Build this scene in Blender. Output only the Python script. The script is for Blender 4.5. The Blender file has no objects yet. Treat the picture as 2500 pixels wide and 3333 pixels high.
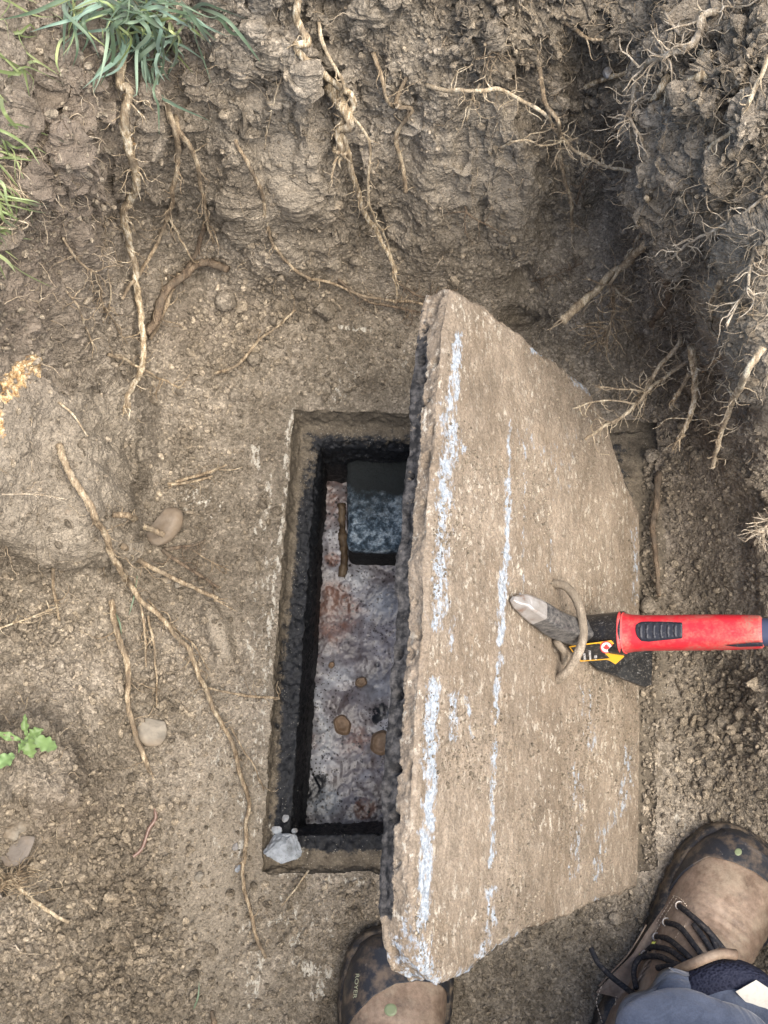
import bpy, bmesh, math, random
import numpy as np
from mathutils import Vector, Matrix
R = math.radians
rng = np.random.default_rng(7)
random.seed(7)
S = bpy.context.scene
C = S.collection

# ------------------------------------------------------------------ camera, sky, sun
CAM_H = 1.2; TILT = 16.0; FPX = 3300.0; W0, H0 = 2500.0, 3333.0
cd = bpy.data.cameras.new('camera'); cam = bpy.data.objects.new('camera', cd); C.objects.link(cam)
cam.location = (0, 0, CAM_H); cam.rotation_euler = (R(TILT), 0, 0)
cd.sensor_fit = 'HORIZONTAL'; cd.sensor_width = 36.0; cd.lens = 36.0 * FPX / W0
cd.clip_start = 0.02; cd.clip_end = 500
S.camera = cam
SUN_EL, SUN_AZ = 66.0, 128.0          # azimuth clockwise from +Y (image up)
w = bpy.data.worlds.new('World'); S.world = w; w.use_nodes = True
nt = w.node_tree; bg = nt.nodes['Background']; sky = nt.nodes.new('ShaderNodeTexSky')
sky.sky_type = 'NISHITA'; sky.sun_disc = False; sky.sun_elevation = R(SUN_EL); sky.sun_rotation = R(SUN_AZ)
sky.dust_density = 4.0; sky.air_density = 1.0; sky.ozone_density = 0.6
nt.links.new(sky.outputs[0], bg.inputs[0]); bg.inputs[1].default_value = 0.13
ld = bpy.data.lights.new('sun', 'SUN'); ld.energy = 2.3; ld.angle = R(62); ld.color = (1.0, 0.94, 0.84)
sun = bpy.data.objects.new('sun', ld); C.objects.link(sun)
sd = Vector((math.sin(R(SUN_AZ)) * math.cos(R(SUN_EL)), math.cos(R(SUN_AZ)) * math.cos(R(SUN_EL)), math.sin(R(SUN_EL))))
sun.rotation_euler = sd.to_track_quat('Z', 'Y').to_euler(); sun.location = (1, -1, 4)
S.view_settings.view_transform = 'Standard'; S.view_settings.look = 'None'
S.view_settings.gamma = 1; S.view_settings.exposure = 1.42
S.render.resolution_x = 768; S.render.resolution_y = 1024

# ------------------------------------------------------------------ projection helpers
CT, ST = math.cos(R(TILT)), math.sin(R(TILT))
CAMP = np.array([0, 0, CAM_H])
def ray(px, py):
    px = np.asarray(px, float); py = np.asarray(py, float)
    xc = (px - 1250) / FPX; yc = (1666.5 - py) / FPX
    return np.stack([xc, yc * CT + ST, yc * ST - CT], -1)
def U(px, py, z=0.0):
    d = ray(px, py); s = (np.asarray(z) - CAM_H) / d[..., 2]
    return CAMP + d * s[..., None]
def UP(px, py, p0, n):
    d = ray(px, py); s = ((p0 - CAMP) @ n) / (d @ n)
    return CAMP + d * s[..., None]
def PJ(P):
    Q = np.asarray(P) - CAMP
    yc = Q[..., 1] * CT + Q[..., 2] * ST; dp = Q[..., 1] * ST - Q[..., 2] * CT
    return 1250 + FPX * Q[..., 0] / dp, 1666.5 - FPX * yc / dp
QS = 2500.0 / 1659.0

# ------------------------------------------------------------------ numpy noise
def hsh(i, j, k, s=0):
    n = (i.astype(np.int64) * 73856093) ^ (j.astype(np.int64) * 19349663) ^ (k.astype(np.int64) * 83492791) ^ (s * 2654435761 & 0xffffffff)
    n = (n ^ (n >> 13)) * 1274126177 & 0x7fffffff
    n = (n ^ (n >> 11)) * 1103515245 & 0x7fffffff
    return ((n ^ (n >> 15)) & 0xffffff) / float(0xffffff)
def vn(P, f, s=0):
    P = np.asarray(P) * f + 1000.37; i = np.floor(P).astype(np.int64); t = P - i; t = t * t * t * (t * (t * 6 - 15) + 10)
    r = 0
    for dx in (0, 1):
        wx = t[..., 0] if dx else 1 - t[..., 0]
        for dy in (0, 1):
            wy = t[..., 1] if dy else 1 - t[..., 1]
            for dz in (0, 1):
                wz = t[..., 2] if dz else 1 - t[..., 2]
                r = r + wx * wy * wz * hsh(i[..., 0] + dx, i[..., 1] + dy, i[..., 2] + dz, s)
    return r * 2 - 1
def fbm(P, f, o=4, s=0, g=0.5):
    r = 0; a = 1; t = 0
    for k in range(o):
        r = r + a * vn(P, f * 2.03 ** k, s + k * 17); t += a; a *= g
    return r / t
def worley(P, f, s=0):
    P = np.asarray(P) * f + 500.11; i = np.floor(P).astype(np.int64)
    f1 = np.full(P.shape[:-1], 9.0); f2 = f1.copy(); idv = np.zeros(P.shape[:-1])
    for dx in (-1, 0, 1):
        for dy in (-1, 0, 1):
            for dz in (-1, 0, 1):
                a, b, c = i[..., 0] + dx, i[..., 1] + dy, i[..., 2] + dz
                hx = hsh(a, b, c, s + 1)
                d = (a + hx - P[..., 0]) ** 2 + (b + hsh(a, b, c, s + 2) - P[..., 1]) ** 2 + (c + hsh(a, b, c, s + 3) - P[..., 2]) ** 2
                m = d < f1
                f2 = np.where(m, f1, np.minimum(f2, d)); f1 = np.where(m, d, f1); idv = np.where(m, hx, idv)
    return np.sqrt(f1), np.sqrt(f2), idv
def ss(a, b, x):
    t = np.clip((x - a) / (b - a), 0, 1); return t * t * (3 - 2 * t)
def segdist(X, Y, pts, closed=False):
    pts = [tuple(p) for p in pts]; d = np.full(np.shape(X), 1e9)
    if closed: pts = pts + [pts[0]]
    for (ax, ay), (bx, by) in zip(pts[:-1], pts[1:]):
        vx, vy = bx - ax, by - ay; l = max(vx * vx + vy * vy, 1e-9)
        t = np.clip(((X - ax) * vx + (Y - ay) * vy) / l, 0, 1)
        d = np.minimum(d, np.hypot(X - ax - t * vx, Y - ay - t * vy))
    return d
def inside(X, Y, poly):
    r = np.zeros(np.shape(X), bool); n = len(poly)
    for k in range(n):
        ax, ay = poly[k]; bx, by = poly[(k + 1) % n]
        if ay == by: continue
        c = ((ay > Y) != (by > Y)) & (X < (bx - ax) * (Y - ay) / (by - ay) + ax); r ^= c
    return r
def sdf(X, Y, poly):
    d = segdist(X, Y, poly, True); return np.where(inside(X, Y, poly), -d, d)

# ------------------------------------------------------------------ object helpers
def tag(o, label=None, cat=None, group=None, kind=None):
    if label: o['label'] = label
    if cat: o['category'] = cat
    if group: o['group'] = group
    if kind: o['kind'] = kind
    return o
def thing(name, loc, label, cat, group=None):
    o = bpy.data.objects.new(name, None); C.objects.link(o); o.location = tuple(loc); o.empty_display_size = 0.02
    return tag(o, label, cat, group)
def worldloc(o):
    v = np.zeros(3)
    while o is not None: v = v + np.array(o.location); o = o.parent
    return v
def mesh(name, V, F, m, parent=None, smooth=True, attrs=None, origin=None):
    """V world coordinates; F one int array (n,3|4) or a list of such arrays"""
    V = np.asarray(V, float).reshape(-1, 3)
    if parent is not None: off = worldloc(parent); loc = np.zeros(3)
    elif origin is not None: off = loc = np.asarray(origin, float)
    else: off = loc = np.array([V[:, 0].mean(), V[:, 1].mean(), V[:, 2].min()])
    V = V - off
    Fs = F if isinstance(F, list) else [F]
    Fs = [np.asarray(f, np.int32) for f in Fs if len(f)]
    me = bpy.data.meshes.new(name)
    li = np.concatenate([f.ravel() for f in Fs]); tot = np.concatenate([np.full(len(f), f.shape[1], np.int32) for f in Fs])
    st = np.concatenate([[0], np.cumsum(tot)[:-1]]).astype(np.int32)
    me.vertices.add(len(V)); me.vertices.foreach_set('co', V.astype(np.float32).ravel())
    me.loops.add(len(li)); me.loops.foreach_set('vertex_index', li.astype(np.int32))
    me.polygons.add(len(tot)); me.polygons.foreach_set('loop_start', st); me.polygons.foreach_set('loop_total', tot)
    me.polygons.foreach_set('use_smooth', np.full(len(tot), smooth))
    me.update(calc_edges=True)
    if attrs:
        for k, a in attrs.items():
            a = np.asarray(a, np.float32)
            if a.ndim == 1:
                at = me.attributes.new(k, 'FLOAT', 'POINT'); at.data.foreach_set('value', a)
            else:
                at = me.attributes.new(k, 'FLOAT_VECTOR', 'POINT'); at.data.foreach_set('vector', a.ravel())
    me.materials.append(m)
    o = bpy.data.objects.new(name, me); C.objects.link(o); o.location = tuple(loc)
    if parent is not None: o.parent = parent
    return o
class Acc:
    """collects pieces of ONE mesh"""
    def __init__(s): s.V = []; s.Q = []; s.T = []; s.n = 0; s.A = []
    def add(s, V, Q=None, T=None, a=0.0):
        V = np.asarray(V, float).reshape(-1, 3)
        if Q is not None and len(Q): s.Q.append(np.asarray(Q) + s.n)
        if T is not None and len(T): s.T.append(np.asarray(T) + s.n)
        s.V.append(V); s.A.append(np.full(len(V), a)); s.n += len(V)
    def build(s, name, m, parent=None, smooth=True, **k):
        F = []
        if s.Q: F.append(np.concatenate(s.Q))
        if s.T: F.append(np.concatenate(s.T))
        return mesh(name, np.concatenate(s.V), F, m, parent, smooth, {'tint': np.concatenate(s.A)}, **k)
def gridquads(nu, nv, wrapv=False):
    i = np.arange(nu - 1)[:, None]; j = np.arange(nv if wrapv else nv - 1)[None, :]
    j2 = (j + 1) % nv
    return np.stack([i * nv + j, (i + 1) * nv + j, (i + 1) * nv + j2, i * nv + j2], -1).reshape(-1, 4)
def crom(P, step):
    P = np.asarray(P, float)
    if len(P) == 2: P = np.array([P[0], (P[0] + P[1]) / 2, P[1]])
    Q = np.vstack([2 * P[0] - P[1], P, 2 * P[-1] - P[-2]]); out = []
    for k in range(1, len(Q) - 2):
        n = max(2, int(np.linalg.norm(Q[k + 1, :3] - Q[k, :3]) / step))
        t = np.linspace(0, 1, n, endpoint=False)[:, None]
        out.append(.5 * (2 * Q[k] + (Q[k + 1] - Q[k - 1]) * t + (2 * Q[k - 1] - 5 * Q[k] + 4 * Q[k + 1] - Q[k + 2]) * t ** 2 + (3 * Q[k] - Q[k - 1] - 3 * Q[k + 1] + Q[k + 2]) * t ** 3))
    out.append(Q[-2][None]); return np.vstack(out)
def tube(P, rad, sides=8, rough=0.0, seed=0, flat=None):
    P = np.asarray(P, float); n = len(P); rad = np.broadcast_to(rad, (n,)).astype(float)
    T = np.gradient(P, axis=0); T /= np.linalg.norm(T, axis=1)[:, None] + 1e-12
    up = np.array([0.13, 0.21, 0.97]); 
    B = np.cross(T, up); bad = np.linalg.norm(B, axis=1) < .15
    B[bad] = np.cross(T[bad], np.array([0.9, 0.4, 0.1])); B /= np.linalg.norm(B, axis=1)[:, None]
    for k in range(1, n):                                   # keep the frame from flipping
        b = B[k - 1] - T[k] * (B[k - 1] @ T[k]); l = np.linalg.norm(b)
        if l > 1e-6: B[k] = b / l
    Nn = np.cross(B, T)
    a = np.linspace(0, 2 * np.pi, sides, endpoint=False)
    rr = rad[:, None] * np.ones((1, sides))
    if rough: rr = rr * (1 + rough * (np.random.default_rng(seed).random((n, sides)) - .5) * 2)
    fl = 1.0 if flat is None else flat
    V = P[:, None, :] + rr[..., None] * (np.cos(a)[None, :, None] * B[:, None, :] + fl * np.sin(a)[None, :, None] * Nn[:, None, :])
    V = V.reshape(-1, 3); Q = gridquads(n, sides, True)
    V = np.vstack([V, P[0], P[-1]]); c0, c1 = n * sides, n * sides + 1; j = np.arange(sides); j2 = (j + 1) % sides
    Tt = np.vstack([np.stack([np.full(sides, c0), j, j2], 1), np.stack([np.full(sides, c1), (n - 1) * sides + j2, (n - 1) * sides + j], 1)])
    return V, Q, Tt
def ico(sub):
    bm = bmesh.new(); bmesh.ops.create_icosphere(bm, subdivisions=sub, radius=1.0)
    V = np.array([v.co[:] for v in bm.verts]); F = np.array([[v.index for v in f.verts] for f in bm.faces]); bm.free(); return V, F
ICO = {k: ico(k) for k in (1, 2, 3, 4, 5)}
def lump(sub, seed, ax=(1, 1, 1), amp=.25, f=1.2, planes=6, fine=.05):
    V, F = ICO[sub]; rg = np.random.default_rng(seed); V = V.copy()
    r = 1 + amp * fbm(V + seed * 3.1, f, 3)
    V = V * r[:, None]
    for _ in range(planes):                                  # break flat facets
        n = rg.normal(size=3); n /= np.linalg.norm(n); h = rg.uniform(.5, .9); d = V @ n
        V = V - n[None, :] * np.maximum(d - h, 0)[:, None] * .92
    if sub > 2: V = V * (1 + fine * fbm(V + seed, 6, 3))[:, None]
    return V * np.asarray(ax), F
def rotm(rg):
    q = rg.normal(size=4); q /= np.linalg.norm(q); a, b, c, d = q
    return np.array([[1 - 2 * (c * c + d * d), 2 * (b * c - a * d), 2 * (b * d + a * c)], [2 * (b * c + a * d), 1 - 2 * (b * b + d * d), 2 * (c * d - a * b)], [2 * (b * d - a * c), 2 * (c * d + a * b), 1 - 2 * (b * b + c * c)]])

# ------------------------------------------------------------------ materials
class NT:
    def __init__(s, name, rough=.9, spec=.3):
        s.m = bpy.data.materials.new(name); s.m.use_nodes = True; s.t = s.m.node_tree; s.b = s.t.nodes['Principled BSDF']
        s.b.inputs['Roughness'].default_value = rough; s.b.inputs['Specular IOR Level'].default_value = spec
        g = s.n('ShaderNodeNewGeometry'); s.pos = g.outputs['Position']
    def n(s, k): return s.t.nodes.new(k)
    def l(s, a, b): s.t.links.new(a, b)
    def put(s, sock, v):
        if isinstance(v, bpy.types.NodeSocket): s.l(v, sock)
        elif isinstance(v, (tuple, list)): sock.default_value = tuple(v) if len(v) == 4 or sock.type == 'VECTOR' else (*v, 1)
        else: sock.default_value = v
    def scale(s, x, y, z):
        m = s.n('ShaderNodeMapping'); s.l(s.pos, m.inputs[0]); m.inputs['Scale'].default_value = (x, y, z); return m.outputs[0]
    def noise(s, sc, det=4, ro=.55, vec=None, dist=0):
        t = s.n('ShaderNodeTexNoise'); s.l(vec or s.pos, t.inputs['Vector']); t.inputs['Scale'].default_value = sc
        t.inputs['Detail'].default_value = det; t.inputs['Roughness'].default_value = ro; t.inputs['Distortion'].default_value = dist
        return t.outputs['Fac']
    def vor(s, sc, feat='F1', vec=None, out='Distance'):
        t = s.n('ShaderNodeTexVoronoi'); t.feature = feat; s.l(vec or s.pos, t.inputs['Vector']); t.inputs['Scale'].default_value = sc
        return t.outputs[out]
    def ramp(s, fac, stops):
        r = s.n('ShaderNodeValToRGB'); s.l(fac, r.inputs[0]); e = r.color_ramp.elements
        while len(e) < len(stops): e.new(.5)
        for k, (p, c) in enumerate(stops):
            e[k].position = p; e[k].color = (*c, 1) if hasattr(c, '__len__') else (c, c, c, 1)
        return r.outputs[0]
    def mix(s, f, a, b, mode='MIX'):
        m = s.n('ShaderNodeMix'); m.data_type = 'RGBA'; m.blend_type = mode; s.put(m.inputs[0], f); s.put(m.inputs[6], a); s.put(m.inputs[7], b); return m.outputs[2]
    def math(s, op, a, b=0.0, c=None, clamp=False):
        m = s.n('ShaderNodeMath'); m.operation = op; m.use_clamp = clamp; s.put(m.inputs[0], a); s.put(m.inputs[1], b)
        if c is not None: s.put(m.inputs[2], c)
        return m.outputs[0]
    def attr(s, k, out='Fac'):
        a = s.n('ShaderNodeAttribute'); a.attribute_name = k; return a.outputs[out]
    def sep(s, v):
        x = s.n('ShaderNodeSeparateXYZ'); s.l(v, x.inputs[0]); return x.outputs
    def mask(s, a, nz, k=6.0, amt=1.0):       # attribute broken up by noise
        nz = s.ramp(nz, [(.32, 0), (.68, 1)]); k = k * .6
        return s.math('MULTIPLY', s.math('ADD', s.math('MULTIPLY', a, amt), s.math('SUBTRACT', nz, 1.0)), k, clamp=True)
    def bump(s, h, st, dist, prev=None):
        b = s.n('ShaderNodeBump'); s.l(h, b.inputs['Height']); b.inputs['Strength'].default_value = st; b.inputs['Distance'].default_value = dist
        if prev is not None: s.l(prev, b.inputs['Normal'])
        return b.outputs[0]
    def done(s, col, nrm=None, rough=None):
        s.put(s.b.inputs['Base Color'], col)
        if nrm is not None: s.l(nrm, s.b.inputs['Normal'])
        if rough is not None: s.put(s.b.inputs['Roughness'], rough)
        return s.m

def soil_mat(name='soil', crumbs=False):
    m = NT(name, .95, .15)
    big = m.noise(5, 5, .6); mid = m.noise(38, 5, .65); fine = m.noise(420, 4, .7)
    big = m.math('ADD', m.math('MULTIPLY', big, .7), m.math('MULTIPLY', m.noise(17, 5, .65), .3)); col = m.ramp(big, [(.36, (.180, .152, .116)), (.5, (.255, .220, .171)), (.63, (.365, .320, .258))])
    col = m.mix(m.ramp(mid, [(.36, 0), (.68, 1)]), m.mix(1, col, (.68, .67, .66), 'MULTIPLY'), col)
    cell = m.vor(300, out='Color'); cv = m.sep(cell)[0]
    col = m.mix(1, col, m.ramp(cv, [(0, .72), (.8, 1.12), (1, 1.5)]), 'MULTIPLY')
    col = m.mix(1, col, m.ramp(fine, [(.3, .6), (.5, 1.0), (.72, 1.35)]), 'MULTIPLY')
    if crumbs:
        t = m.attr('tint')
        col = m.mix(1, col, m.ramp(t, [(0, (.75, .74, .73)), (.6, (1.12, 1.10, 1.07)), (1, (1.6, 1.56, 1.48))]), 'MULTIPLY')
    else:
        a = m.sep(m.attr('m', 'Vector')); g = m.sep(m.attr('g', 'Vector'))
        col = m.mix(m.math('MULTIPLY', a[2], m.ramp(m.noise(30, 4), [(.3, .5), (.6, 1)])), col, m.mix(1, (.345, .300, .235), m.ramp(fine, [(.3, .75), (.7, 1.2)]), 'MULTIPLY'))      # pale clay
        col = m.mix(m.math('MULTIPLY', a[1], .8), col, m.mix(1, (.155, .124, .096), m.ramp(mid, [(.3, .6), (.7, 1.5)]), 'MULTIPLY'))                                # darker soil
        nz = m.noise(170, 6, .7, vec=m.scale(1, .45, 1))
        col = m.mix(m.mask(a[0], nz, 7, .75), col, (.50, .47, .40))       # lime bloom
        nz2 = m.noise(60, 5, .65)
        col = m.mix(m.mask(g[0], nz2, 5, 1.0), col, (.018, .018, .021))   # tarry grime
        col = m.mix(m.mask(g[1], m.noise(90, 5, .7), 7, .9), col, m.ramp(m.noise(200, 3), [(.35, (.26, .14, .06)), (.52, (.52, .36, .18)), (.66, (.75, .63, .44))]))    # orange rotten wood
    b = m.bump(fine, .9, .0030); b = m.bump(m.vor(480), .5, .0022, b); b = m.bump(m.noise(130, 4, .6), .5, .004, b)
    return m.done(col, b)
M_SOIL = soil_mat(); M_CRUMB = soil_mat('soil_crumb', True)

def root_mat(name, lo, mid_, hi, sc=1.0):
    m = NT(name, .85, .2)
    n = m.noise(110 * sc, 6, .75, vec=m.scale(1.7, .45, .45)); f = m.noise(600, 3, .6)
    col = m.ramp(n, [(.36, lo), (.5, mid_), (.62, hi)])
    col = m.mix(1, col, m.ramp(f, [(.3, .6), (.7, 1.25)]), 'MULTIPLY'); col = m.mix(m.ramp(m.noise(45, 3), [(.50, 0), (.6, .65)]), col, m.mix(m.noise(200, 3), lo, (.22, .185, .14)))
    return m.done(col, m.bump(m.noise(300, 5, .75, vec=m.scale(2, .4, .4)), .9, .003))
M_ROOT = root_mat('root_bark', (.13, .095, .062), (.32, .245, .16), (.56, .47, .33))
M_ROOTPALE = root_mat('root_pale', (.24, .18, .115), (.46, .37, .25), (.70, .61, .45))
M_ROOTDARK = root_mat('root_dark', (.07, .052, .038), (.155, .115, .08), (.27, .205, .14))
M_ROOTWHITE = root_mat('root_whitish', (.24, .185, .125), (.46, .385, .285), (.66, .58, .46))
M_WOODY = root_mat('split_wood', (.16, .115, .07), (.46, .36, .23), (.80, .72, .56), 1.6)

def stone_mat(name, c0, c1, sc=60, rough=.85, spk=None, bumpd=.002):
    m = NT(name, rough, .25); n = m.noise(sc, 6, .6)
    col = m.ramp(n, [(.3, c0), (.7, c1)])
    col = m.mix(m.ramp(m.noise(25, 4), [(.45, 0), (.62, .65)]), col, (.20, .15, .10))
    if spk: col = m.mix(m.ramp(m.vor(420), [(.10, 1), (.2, 0)]), col, spk)
    return m.done(col, m.bump(m.noise(220, 5, .65), .6, bumpd))
M_STONE = stone_mat('river_stone', (.13, .105, .082), (.24, .20, .155))
M_GREYSTONE = stone_mat('grey_stone', (.16, .145, .12), (.29, .26, .21))
M_CHIP = stone_mat('broken_concrete', (.17, .185, .195), (.36, .39, .42), 110, spk=(.08, .08, .09), bumpd=.003)
M_SLATE = stone_mat('slate', (.11, .098, .088), (.20, .175, .15))

# ------------------------------------------------------------------ THE PIT: ground sheet
# heights (metres above the tank top) at places round the pit; (q coordinates of a 1659 wide view, z)
CTL = [(-420,-400,.5),(0,-400,.5),(400,-400,.5),(830,-400,.5),(1250,-400,.5),(1700,-400,.53),(2050,-400,.55),(-420,0,.5),(-420,400,.5),(-420,800,.47),(-420,1200,.42),(-420,1700,.4),(-420,2200,.4),(-420,2700,.4),
 (2050,0,.55),(2050,400,.55),(2050,900,.34),(2050,1300,.13),(2050,1800,.16),(2050,2300,.3),(2050,2800,.4),(0,2900,.3),(830,2950,.25),(1600,2900,.3),(-420,2950,.45),(2050,2950,.45),(830,2700,.02),(300,2700,.03),(1300,2700,.02),
 (0,0,.47),(0,250,.45),(0,500,.41),(0,650,.38),(0,800,.33),(100,350,.42),(100,600,.32),(100,800,.275),(250,250,.405),(220,450,.30),(230,650,.19),(230,800,.13),
 (150,0,.46),(300,0,.45),(450,0,.43),(640,0,.425),(850,0,.42),(1050,0,.42),(1230,0,.40),(1330,0,.385),(1450,0,.45),(1600,0,.51),
 (350,150,.375),(400,300,.285),(380,430,.20),(350,560,.11),(330,700,.055),(330,850,.035),
 (550,150,.365),(550,300,.285),(550,430,.185),(560,560,.08),(560,640,.025),(500,750,.01),
 (750,150,.355),(750,300,.27),(750,430,.18),(750,540,.085),(780,630,.02),(700,700,.004),
 (950,150,.35),(950,300,.262),(950,430,.178),(950,540,.09),(960,620,.03),
 (1120,150,.345),(1120,300,.262),(1120,430,.18),(1120,550,.085),(1080,640,.02),
 (1260,120,.325),(1290,230,.26),(1290,330,.205),(1290,450,.13),(1260,560,.055),(1210,650,.03),(1180,730,.005),
 (1380,100,.40),(1380,250,.345),(1380,400,.28),(1390,500,.20),(1380,620,.12),(1350,740,.05),(1330,880,.01),
 (1480,150,.47),(1480,300,.42),(1500,450,.37),(1500,580,.28),(1500,700,.20),(1480,800,.11),(1460,950,.035),
 (1620,200,.52),(1620,350,.47),(1600,480,.43),(1620,620,.355),(1630,800,.32),(1640,900,.22),(1640,1050,.12),(1800,620,.37),(1800,800,.33),(1800,1000,.15),(1560,1050,.06),(1450,1150,0),(1640,1250,.13),(1560,1300,.03),(1640,1500,.06),(1560,1500,.01),(1640,1750,.03),(1500,1700,0),(1659,2000,.01),
 (0,950,.275),(120,950,.215),(250,950,.13),(0,1100,.225),(150,1100,.165),(330,1050,.02),(0,1250,.13),(150,1250,.085),(280,1200,.03),
 (0,1400,.10),(150,1400,.06),(300,1400,.015),(0,1560,.115),(100,1560,.10),(0,1700,.11),(120,1700,.085),(220,1600,.03),(250,1750,.012),(0,1850,.07),(120,1850,.035),(0,2000,.06),(150,2000,.02),(0,2212,.045),(200,2212,.012),(350,1900,0),
 (400,900,.006),(430,1100,0),(450,1300,0),(500,1500,0),(500,1700,0),(500,1900,0),(450,2200,0),(600,2000,0),(600,2212,0),(560,900,0),(620,860,0),(640,700,.002),(850,750,.0),(850,860,0),(1000,800,0),(1300,1000,0),(1400,1400,0),(1440,1700,0),(1000,1950,0),(1200,2050,0),(1250,2212,0),(900,2212,0),(700,1950,0),(560,1200,0),(540,1600,0),(1500,2212,0),(1100,1300,0),(900,1300,0),(900,1600,0),(1100,1700,0),(1400,1950,0)]
CT_ = np.array(CTL, float); CX, CY, CZ = CT_[:, 0] / 400, CT_[:, 1] / 400, CT_[:, 2]
def tps(r2): return .5 * r2 * np.log(r2 + 1e-12)
K = tps((CX[:, None] - CX) ** 2 + (CY[:, None] - CY) ** 2) + np.eye(len(CX)) * 2e-3
PP = np.stack([np.ones_like(CX), CX, CY], 1)
A_ = np.block([[K, PP], [PP.T, np.zeros((3, 3))]]); SOL = np.linalg.solve(A_, np.concatenate([CZ, np.zeros(3)]))
def zbase(qx, qy):
    x, y = qx / 400, qy / 400; r = SOL[-3] + SOL[-2] * x + SOL[-1] * y
    for k in range(len(CX)): r = r + SOL[k] * tps((x - CX[k]) ** 2 + (y - CY[k]) ** 2)
    return r
gx = np.concatenate([np.linspace(-420, -20, 60, endpoint=False), np.linspace(-20, 1679, 850), np.linspace(1679, 2050, 56)[1:]])
gy = np.concatenate([np.linspace(-400, -20, 60, endpoint=False), np.linspace(-20, 2232, 1126), np.linspace(2232, 2950, 60)[1:]])
# the smooth part is solved on a coarse lattice and interpolated
cx_, cy_ = np.linspace(-420, 2050, 160), np.linspace(-400, 2950, 210)
ZC = zbase(*np.meshgrid(cx_, cy_, indexing='ij'))
ZC = np.clip(ZC, -.002, .56)
Z1 = np.stack([np.interp(gy, cy_, ZC[i]) for i in range(len(cx_))])
ix = np.clip(np.searchsorted(cx_, gx) - 1, 0, len(cx_) - 2); tx = ((gx - cx_[ix]) / (cx_[ix + 1] - cx_[ix]))[:, None]
Z = Z1[ix] * (1 - tx) + Z1[ix + 1] * tx
QX, QY = np.meshgrid(gx, gy, indexing='ij')
wob = np.stack([QX, QY, 0 * QX], -1)
wx = QX + 16 * fbm(wob, 1 / 60, 3, 5) ; wy = QY + 16 * fbm(wob, 1 / 60, 3, 9)
def blob(cx, cy, rx, ry, h, p=1.0, ang=0.0):
    c, s = math.cos(R(ang)), math.sin(R(ang)); dx, dy = wx - cx, wy - cy
    r2 = ((dx * c + dy * s) / rx) ** 2 + ((-dx * s + dy * c) / ry) ** 2
    return h * np.exp(-r2 ** p)
# clay shoulder at the left, with a sharp lower edge
SH = [(-60,830),(150,800),(290,820),(345,900),(352,985),(318,1050),(285,1110),(292,1190),(200,1210),(90,1200),(-60,1170)]
shd = sdf(wx, wy, SH); Z += .060 * ss(6, -16, shd) * ss(60, 260, wx)
# weed mound lower left
MD = [(-60,1560),(60,1540),(150,1590),(185,1660),(160,1730),(90,1740),(30,1720),(-60,1740)]
Z += .034 * ss(8, -18, sdf(wx, wy, MD))
# pale bulge upper right
BU = [(1512,650),(1538,545),(1600,470),(1740,420),(1790,860),(1659,890),(1600,850),(1540,775)]
bud = sdf(wx, wy, BU); Z += .10 * ss(8, -48, bud)
Z += blob(470, 1370, 26, 75, .020, 2.5, -12) + blob(1230, 690, 60, 55, .045, 1.5) + blob(1425, 410, 50, 75, .035, 1.6)
dent = blob(1130, 690, 40, 18, .05) + blob(1320, 380, 28, 120, .035, 1, 8) + blob(548, 215, 20, 42, .05, 2) + blob(700, 190, 26, 90, .045, 1) + blob(880, 300, 30, 110, .03, 1) + blob(1130, 190, 30, 90, .03, 1) + blob(240, 400, 16, 30, .025) + blob(430, 600, 60, 14, .02, 1, -35) \
     + blob(1140, 620, 26, 40, .035) + blob(860, 480, 40, 24, .018, 1) + blob(1255, 90, 50, 70, .02) + blob(1410, 1180, 16, 95, .015, 2, 3)
Z += .012 * ss(-.15, .30, fbm(wob, 1 / 90, 3, 121)) * ss(.10, .2, Z) * ss(560, 420, QY) + .009 * ss(-.1, .25, fbm(wob * [1, .3, 1], 1 / 45, 3, 131)) * ss(.06, .16, Z) * ss(620, 480, QY)
Zs = Z
P = U(QX * QS, QY * QS, Zs)
Nv = np.cross(np.gradient(P, axis=0), np.gradient(P, axis=1)); Nv /= np.linalg.norm(Nv, axis=-1)[..., None] + 1e-12
Nv *= np.sign((Nv * (CAMP - P)).sum(-1))[..., None]
steep = 1 - np.clip(np.abs(Nv[..., 2]), 0, 1)
# roughness of the digging: floor, walls, humus, clods
wall = ss(.015, .09, Zs)
clods = ss(0, 1, np.exp(-((QX - 1480) / 260) ** 2 - ((QY - 150) / 300) ** 2) * .95 + np.exp(-((QX - 1130) / 140) ** 2 - ((QY - 90) / 110) ** 2) + np.exp(-((QX - 160) / 130) ** 2 - ((QY - 330) / 200) ** 2) * .8 + .5 * np.exp(-((QX - 120) / 150) ** 2 - ((QY - 1800) / 130) ** 2))
smooth_clay = np.clip(np.exp(-((wx - 1050) / 110) ** 2 - ((wy - 380) / 110) ** 2) + .9 * np.exp(-((wx - 620) / 70) ** 2 - ((wy - 330) / 110) ** 2) + .5 * ss(4, -22, bud) + .45 * ss(-5, -60, shd) + .7 * np.exp(-((wx - 470) / 110) ** 2 - ((wy - 1850) / 240) ** 2) + np.exp(-((wx - 470) / 30) ** 2 - ((wy - 1370) / 90) ** 2), 0, 1)
gran = .35 + .65 * ss(-.2, .3, fbm(wob, 1 / 140, 3, 31))
F1a, F2a, Ia = worley(P + .012 * np.stack([fbm(P, 30, 2, 1), fbm(P, 30, 2, 2), fbm(P, 30, 2, 3)], -1), 20, 3)
F1b, F2b, Ib = worley(P + .004 * np.stack([fbm(P, 90, 2, 4), fbm(P, 90, 2, 5), fbm(P, 90, 2, 6)], -1), 58, 8)
F1c, F2c, Ic = worley(P, 160, 12)
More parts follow.
